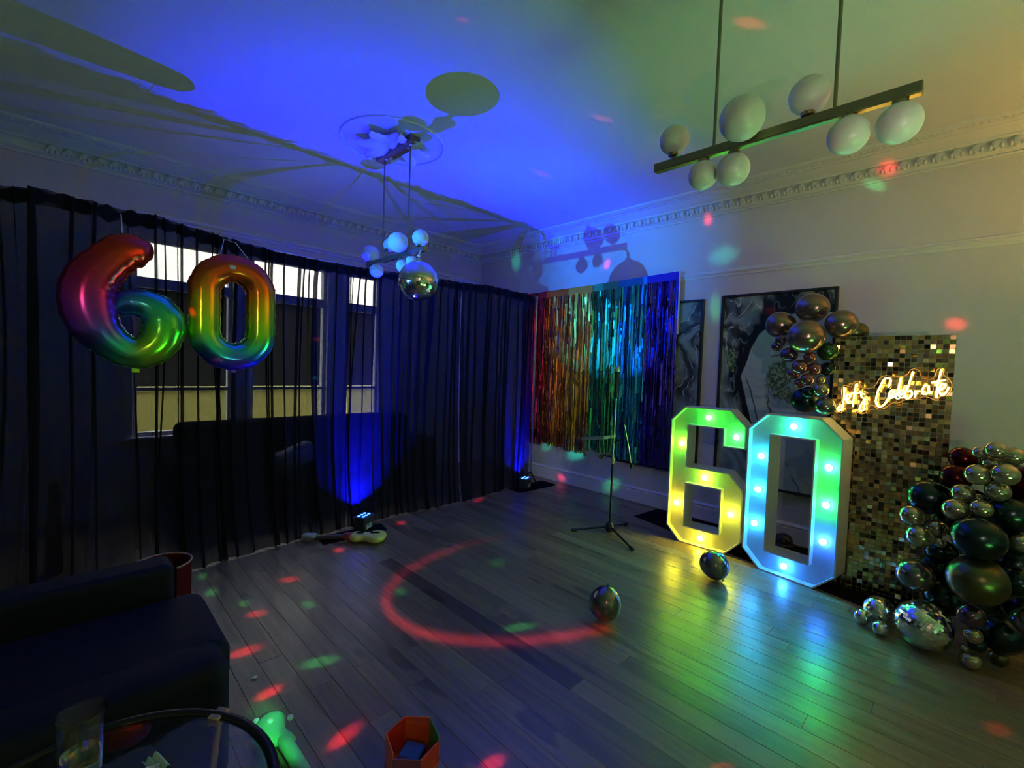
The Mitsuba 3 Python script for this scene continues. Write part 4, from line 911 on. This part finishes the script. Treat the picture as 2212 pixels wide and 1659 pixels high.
hd = Polygon(spline(np.array([(-.075, -.02), (-.060, .055), (-.015, .088), (.035, .070), (.045, .015), (.062, -.045), (.085, -.085), (.060, -.110), (.018, -.085), (-.02, -.075), (-.055, -.06)]), 60, True))
m = inflated(hd, .034); m.apply_transform(rotz(-.35)); m.apply_translation((HP[0], HP[1], .040)); put(gg, 'headstock', m, GREEN, smooth=True)
put(gg, 'neck', tube([(.598, 1.80, .040), (.602, 1.68, .038), (.60, 1.50, .04), (.60, 1.30, .045)], [.026, .025, .025, .026], 14), GREEN, smooth=True)
for a, b in ((.545, 1.93), (.65, 1.86), (.575, 1.865)):
    put(gg, 'tuning_peg', moved(lathe([(0, 0), (.009, 0), (.012, .006), (.010, .014), (0, .016)], 10), (a, b, .066 if a == .575 else .045)), WHITE, smooth=30)
solo('sweet', moved(trimesh.creation.icosphere(2, 1.0), (0, 0, 0)).apply_transform(np.diag([.013, .008, .006, 1])).apply_translation((.633, 2.28, .0062)), WHITE, 'tiny white oval sweet on the floor near the armchair', 'sweet', smooth=True)

# box of translucent magnetic tiles
def tint(n_, c): return mat('tile_' + n_, {'type': 'twosided', 'bsdf': {'type': 'principled', 'base_color': rgb(c), 'roughness': .12, 'specular': .7, 'clearcoat': .6}})
TC = {'red': tint('red', (.50, .02, .012)), 'orange': tint('orange', (.70, .085, .02)), 'purple': tint('purple', (.22, .05, .14)), 'green': tint('green', (.02, .22, .08)), 'blue': tint('blue', (.01, .05, .22))}
tb = thing('tile_box', 'small open box built of glossy red and orange magnetic tiles, on the floor in front', 'toy box')
TX, TY, TS, TH = .925, 1.395, .075, .115
def tile(a, b, colname, z0=.006, z1=None):
    """an upright tile from a to b (floor points): plate with a raised rim and a fine hexagon grid"""
    a, b = np.array(a), np.array(b); L = np.linalg.norm(b - a); e = np.array([*((b - a) / L), 0]); n = np.array([e[1], -e[0], 0]); h = (z1 or TH) - z0
    M = basis(np.array([*a, z0]), e, (0, 0, 1), n)
    pl = cbox(0, L, 0, h, -.0012, .0012, .0005); rim = cat([cbox(0, L, 0, .005, -.003, .003, .001), cbox(0, L, h - .005, h, -.003, .003, .001), cbox(0, .005, 0, h, -.003, .003, .001), cbox(L - .005, L, 0, h, -.003, .003, .001)])
    hexes = []
    s = .0085
    for i in range(int(L / (s * 1.5))):
        for j in range(int(h / (s * 1.73))):
            cxx, cyy = (i + .6) * s * 1.5, (j + .6 + .5 * (i % 2)) * s * 1.73
            if cxx < L - .008 and cyy < h - .008: 
                hx = Polygon([(cxx + s * .92 * math.cos(t), cyy + s * .92 * math.sin(t)) for t in np.arange(6) * PI / 3])
                hexes.append(hx.difference(hx.buffer(-.0011)))
    hm = moved(extrude(shapely.unary_union(hexes), .0022), (0, 0, -.0011 - .0007)); 
    for m in (pl, rim, hm): m.apply_transform(M)
    k = put(tb, 'tile', pl, TC[colname], label=colname + ' tile'); put(k, 'rim', rim, TC[colname]); put(k, 'hexagon_grid', hm, TC[colname])
oc = [(TX + TS * 1.32 * math.cos(a), TY + TS * 1.32 * math.sin(a)) for a in np.arange(6) * PI / 3 + .25]
for k, cn in enumerate(['orange', 'red', 'orange', 'purple', 'red', 'green']):
    tile(oc[k], oc[(k + 1) % 6], cn, z1=TH - (.02 if k in (3, 4) else 0))
m = cbox(TX - .04, TX + .04, TY - .04, TY + .04, .004, .055, .004); m.apply_transform(trimesh.transformations.rotation_matrix(.5, [0, 0, 1], [TX, TY, 0])); put(tb, 'inner_block', m, TC['blue'], label='blue block inside')
put(tb, 'base_tile', moved(extrude(Polygon(oc), .004), (0, 0, .001)), TC['red'])

# ---------------------------------------------------------------- armchair, stool, side table
NAVY = mat('navy_velvet', {'type': 'twosided', 'bsdf': {'type': 'principled', 'base_color': rgb((.003, .005, .016)), 'roughness': .7, 'specular': .2}})
ac = thing('armchair', 'dark navy armchair in the shadowy near corner beside the glass table', 'armchair')
put(ac, 'far_armrest', rbox(-.62, .335, 2.30, 2.46, .12, .625, .035), NAVY, smooth=30)
put(ac, 'near_armrest', rbox(-.62, .385, 1.60, 1.80, .12, .545, .06), NAVY, smooth=30)
put(ac, 'backrest', rbox(-.80, -.55, 1.58, 2.46, .12, .86, .06), NAVY, smooth=30)
put(ac, 'seat_cushion', rbox(-.58, .43, 1.79, 2.31, .32, .50, .06), NAVY, smooth=30)
put(ac, 'base', rbox(-.62, .33, 1.66, 2.42, .10, .34, .02), NAVY, smooth=30)
for x in (-.70, .28):
    for y in (1.70, 2.38): put(ac, 'leg', tube([(x, y, .11), (x, y, 0)], [.020, .014], 10), BLACK, smooth=30)
RV = diffuse('dark_red_cloth', (.09, .010, .014)); PIPE = diffuse('pale_piping', (.45, .25, .24)); WOODB = princ('brown_wood', (.10, .055, .03), .4)
st = thing('stool', 'low dark red tub stool with pale piping, behind the armchair', 'stool')
SX, SY = .375, 2.99
cup = [(SX + .13 * math.cos(a), SY + .13 * math.sin(a)) for a in np.linspace(-1.2, 4.3, 40)]
put(st, 'tub_back', cat([hull([(x, y, z) for (x, y) in (cup[i], cup[i + 1], (SX + (cup[i][0] - SX) * .88, SY + (cup[i][1] - SY) * .88), (SX + (cup[i + 1][0] - SX) * .88, SY + (cup[i + 1][1] - SY) * .88)) for z in (.14, .385)]) for i in range(39)]), RV)
put(st, 'piping', tube([(x, y, .387) for x, y in cup], .005, 8), PIPE, smooth=True)
put(st, 'seat', moved(lathe([(0, 0), (.11, 0), (.112, .02), (.105, .05), (.07, .06), (0, .062)], 32), (SX, SY, .20)), RV, smooth=30)
for a in (.7, 2.3, 3.9, 5.5): put(st, 'leg', tube([(SX + .09 * math.cos(a), SY + .09 * math.sin(a), .2), (SX + .125 * math.cos(a), SY + .125 * math.sin(a), 0)], [.017, .011], 10), WOODB, smooth=30)
tv = thing('side_table', 'round glass side table with a dark metal rim and brass legs', 'side table')
CXT, CYT, RT, ZT = .016, 1.10, .320, .60
put(tv, 'glass_top', moved(lathe([(0, 0), (RT - .006, 0), (RT - .006, .008), (0, .008)], 64), (CXT, CYT, ZT - .008)), mat('table_glass', {'type': 'dielectric', 'int_ior': 1.5}))
put(tv, 'rim', moved(tube([(RT * math.cos(a), RT * math.sin(a), 0) for a in np.arange(72) * 2 * PI / 72], .0125, 10, closed=True), (CXT, CYT, ZT - .004)), BLACKMETAL, smooth=True)
for a in (.62, 2.7, 4.8):
    ca, sa = math.cos(a), math.sin(a)
    lg = put(tv, 'leg', tube([(CXT + RT * ca, CYT + RT * sa, ZT - .012), (CXT + RT * .86 * ca, CYT + RT * .86 * sa, .3), (CXT + RT * .95 * ca, CYT + RT * .95 * sa, .0)], .009, 10), BRASS, smooth=True)
    put(tv, 'rim_clamp', moved(cbox(-.020, .020, -.016, .016, -.018, .010, .003), (CXT + RT * ca, CYT + RT * sa, ZT - .004), rotz(a)), BRASS)
put(tv, 'lower_ring', moved(tube([(RT * .86 * math.cos(a), RT * .86 * math.sin(a), 0) for a in np.arange(48) * 2 * PI / 48], .006, 8, closed=True), (CXT, CYT, .3)), BRASS, smooth=True)
gl = thing('tumbler', 'clear glass tumbler with a little water on the glass side table', 'glass')
GP = (.025, 1.285, ZT + .0006)
GLASS = mat('tumbler_glass', {'type': 'dielectric', 'int_ior': 1.5})
put(gl, 'glass', moved(lathe([(0, 0), (.031, 0), (.034, .004), (.0415, .136), (.0405, .138), (.0388, .136), (.0315, .014), (.028, .010), (0, .010)], 40), GP), GLASS, smooth=30)
put(gl, 'water', moved(lathe([(0, .0103), (.0278, .0103), (.0311, .0143), (.0335, .052), (0, .052)], 40), GP), mat('water', {'type': 'dielectric', 'int_ior': 1.33}), smooth=30)
NAP = diffuse('napkin_paper', (.55, .6, .62)); NOTE = diffuse('note_paper', (.38, .55, .45))
nk = thing('napkin', 'crumpled pale paper napkin on the glass side table', 'napkin')
g_ = np.zeros((14, 14, 3))
for i in range(14):
    for j in range(14):
        u, v = i / 13 - .5, j / 13 - .5; hgt = meshkit.fbm(np.array([u * 5, v * 5, 3.]), 3)
        g_[i, j] = (.085 + u * .10 + .03 * v, 1.150 + v * .09, ZT + .001 + .026 * hgt)
put(nk, 'sheet', grid_mesh(g_), NAP)
nt = thing('toy_banknote', 'folded green toy banknote beside the napkin on the glass side table', 'banknote')
g2 = np.zeros((18, 8, 3))
for i in range(18):
    for j in range(8):
        u, v = i / 17, j / 7; g2[i, j] = (.120 + .030 * u + .014 * v, 1.228 - .060 * v, ZT + .002 + .010 * abs(((u * 5) % 2) - 1) + .012 * u)
put(nt, 'paper', grid_mesh(g2), NOTE)

# ---------------------------------------------------------------- lamps out of view; pendant, panel, floor lamp and key lamp are added fill
sl = thing('stage_lamp', 'stage light on a black stand at the left of the room', 'stage light')
d_ = (STAGE_AIM - STAGE) / np.linalg.norm(STAGE_AIM - STAGE)
put(sl, 'can', moved(lathe([(0, -.20), (.05, -.19), (.075, -.14), (.078, -.012), (.07, -.012), (.066, -.06), (0, -.06)], 24), STAGE, axis_to(d_)), BLACK, smooth=30)
put(sl, 'stand_pole', tube([(STAGE[0], STAGE[1], 0), (STAGE[0] - .10, STAGE[1], STAGE[2] - .09)], .014, 10), BLACKMETAL)
for a in (0, 2.1, 4.2): put(sl, 'leg', tube([(STAGE[0], STAGE[1], .35), (STAGE[0] + .3 * math.cos(a), STAGE[1] + .3 * math.sin(a), .01)], .01, 8), BLACKMETAL)
ds = thing('disco_lamp', 'disco light on a tall stand behind the camera', 'party light')
d_ = (DISCO_AIM - DISCO) / np.linalg.norm(DISCO_AIM - DISCO)
put(ds, 'housing', moved(lathe([(0, -.16), (.06, -.15), (.07, -.10), (.07, -.02), (0, -.02)], 20), DISCO, axis_to(d_)), BLACK, smooth=30)
put(ds, 'stand_pole', tube([(DISCO[0] - .07, DISCO[1] - .07, 0), (DISCO[0] - .07, DISCO[1] - .07, DISCO[2] - .05)], .014, 10), BLACKMETAL)
rl = thing('added_rear_fill', 'added unseen fill lamp hung in the rear part of the room', 'pendant lamp')
put(rl, 'shade', moved(lathe([(.30, -.10), (.26, .02), (.10, .14), (.03, .20), (0, .21)], 28), REAR + [0, 0, .14]), BLACKMETAL, smooth=30)
put(rl, 'cord', tube([REAR + [0, 0, .34], (REAR[0], REAR[1], H)], .004, 6), BLACK)
wl = thing('added_ceiling_fill', 'added unseen green light panel on the floor that brightens the ceiling', 'stage light')
put(wl, 'housing', cbox(PANEL[0] - .34, PANEL[0] + .34, PANEL[1] - .34, PANEL[1] + .34, 0, PANEL[2] - .004, .01), BLACK)
k = put(wl, 'glowing_face', cbox(PANEL[0] - .31, PANEL[0] + .31, PANEL[1] - .31, PANEL[1] + .31, PANEL[2] - .003, PANEL[2] + .003, .001), OPAL)
scene[k]['emitter'] = {'type': 'area', 'sampling_weight': 3.0, 'radiance': rgb(PANEL_GLOW)}
fl_ = thing('added_warm_fill', 'added unseen warm uplighter that brightens the ceiling and wall at the right', 'floor lamp')
put(fl_, 'base', moved(lathe([(0, 0), (.14, 0), (.14, .02), (.02, .03), (0, .03)], 24), (WARM[0], WARM[1], 0)), BLACK, smooth=30)
put(fl_, 'pole', tube([(WARM[0], WARM[1], .02), (WARM[0], WARM[1], 1.68)], .011, 8), BRASS)
put(fl_, 'bowl', moved(lathe([(0, -.10), (.06, -.09), (.13, -.04), (.17, .03), (.165, .03), (.125, -.03), (.06, -.075), (0, -.085)], 28), WARM), BLACKMETAL, smooth=30)
k = put(fl_, 'bulb_disc', moved(lathe([(0, 0), (.13, 0), (.13, .004), (0, .006)], 24), WARM + [0, 0, .0]), OPAL)
scene[k]['emitter'] = {'type': 'area', 'sampling_weight': 1.5, 'radiance': rgb(WARM_GLOW)}
kl = thing('added_wall_fill', 'added unseen fill lamp behind the camera that brightens the upper right wall', 'stage light')
d_ = (KEY_AIM - KEY) / np.linalg.norm(KEY_AIM - KEY)
put(kl, 'can', moved(lathe([(0, -.20), (.05, -.19), (.075, -.14), (.078, -.012), (.07, -.012), (.066, -.06), (0, -.06)], 24), KEY, axis_to(d_)), BLACK, smooth=30)
put(kl, 'stand_pole', tube([(KEY[0] - .1, KEY[1] - .03, 0), (KEY[0] - .1, KEY[1] - .03, KEY[2] - .07)], .014, 10), BLACKMETAL)
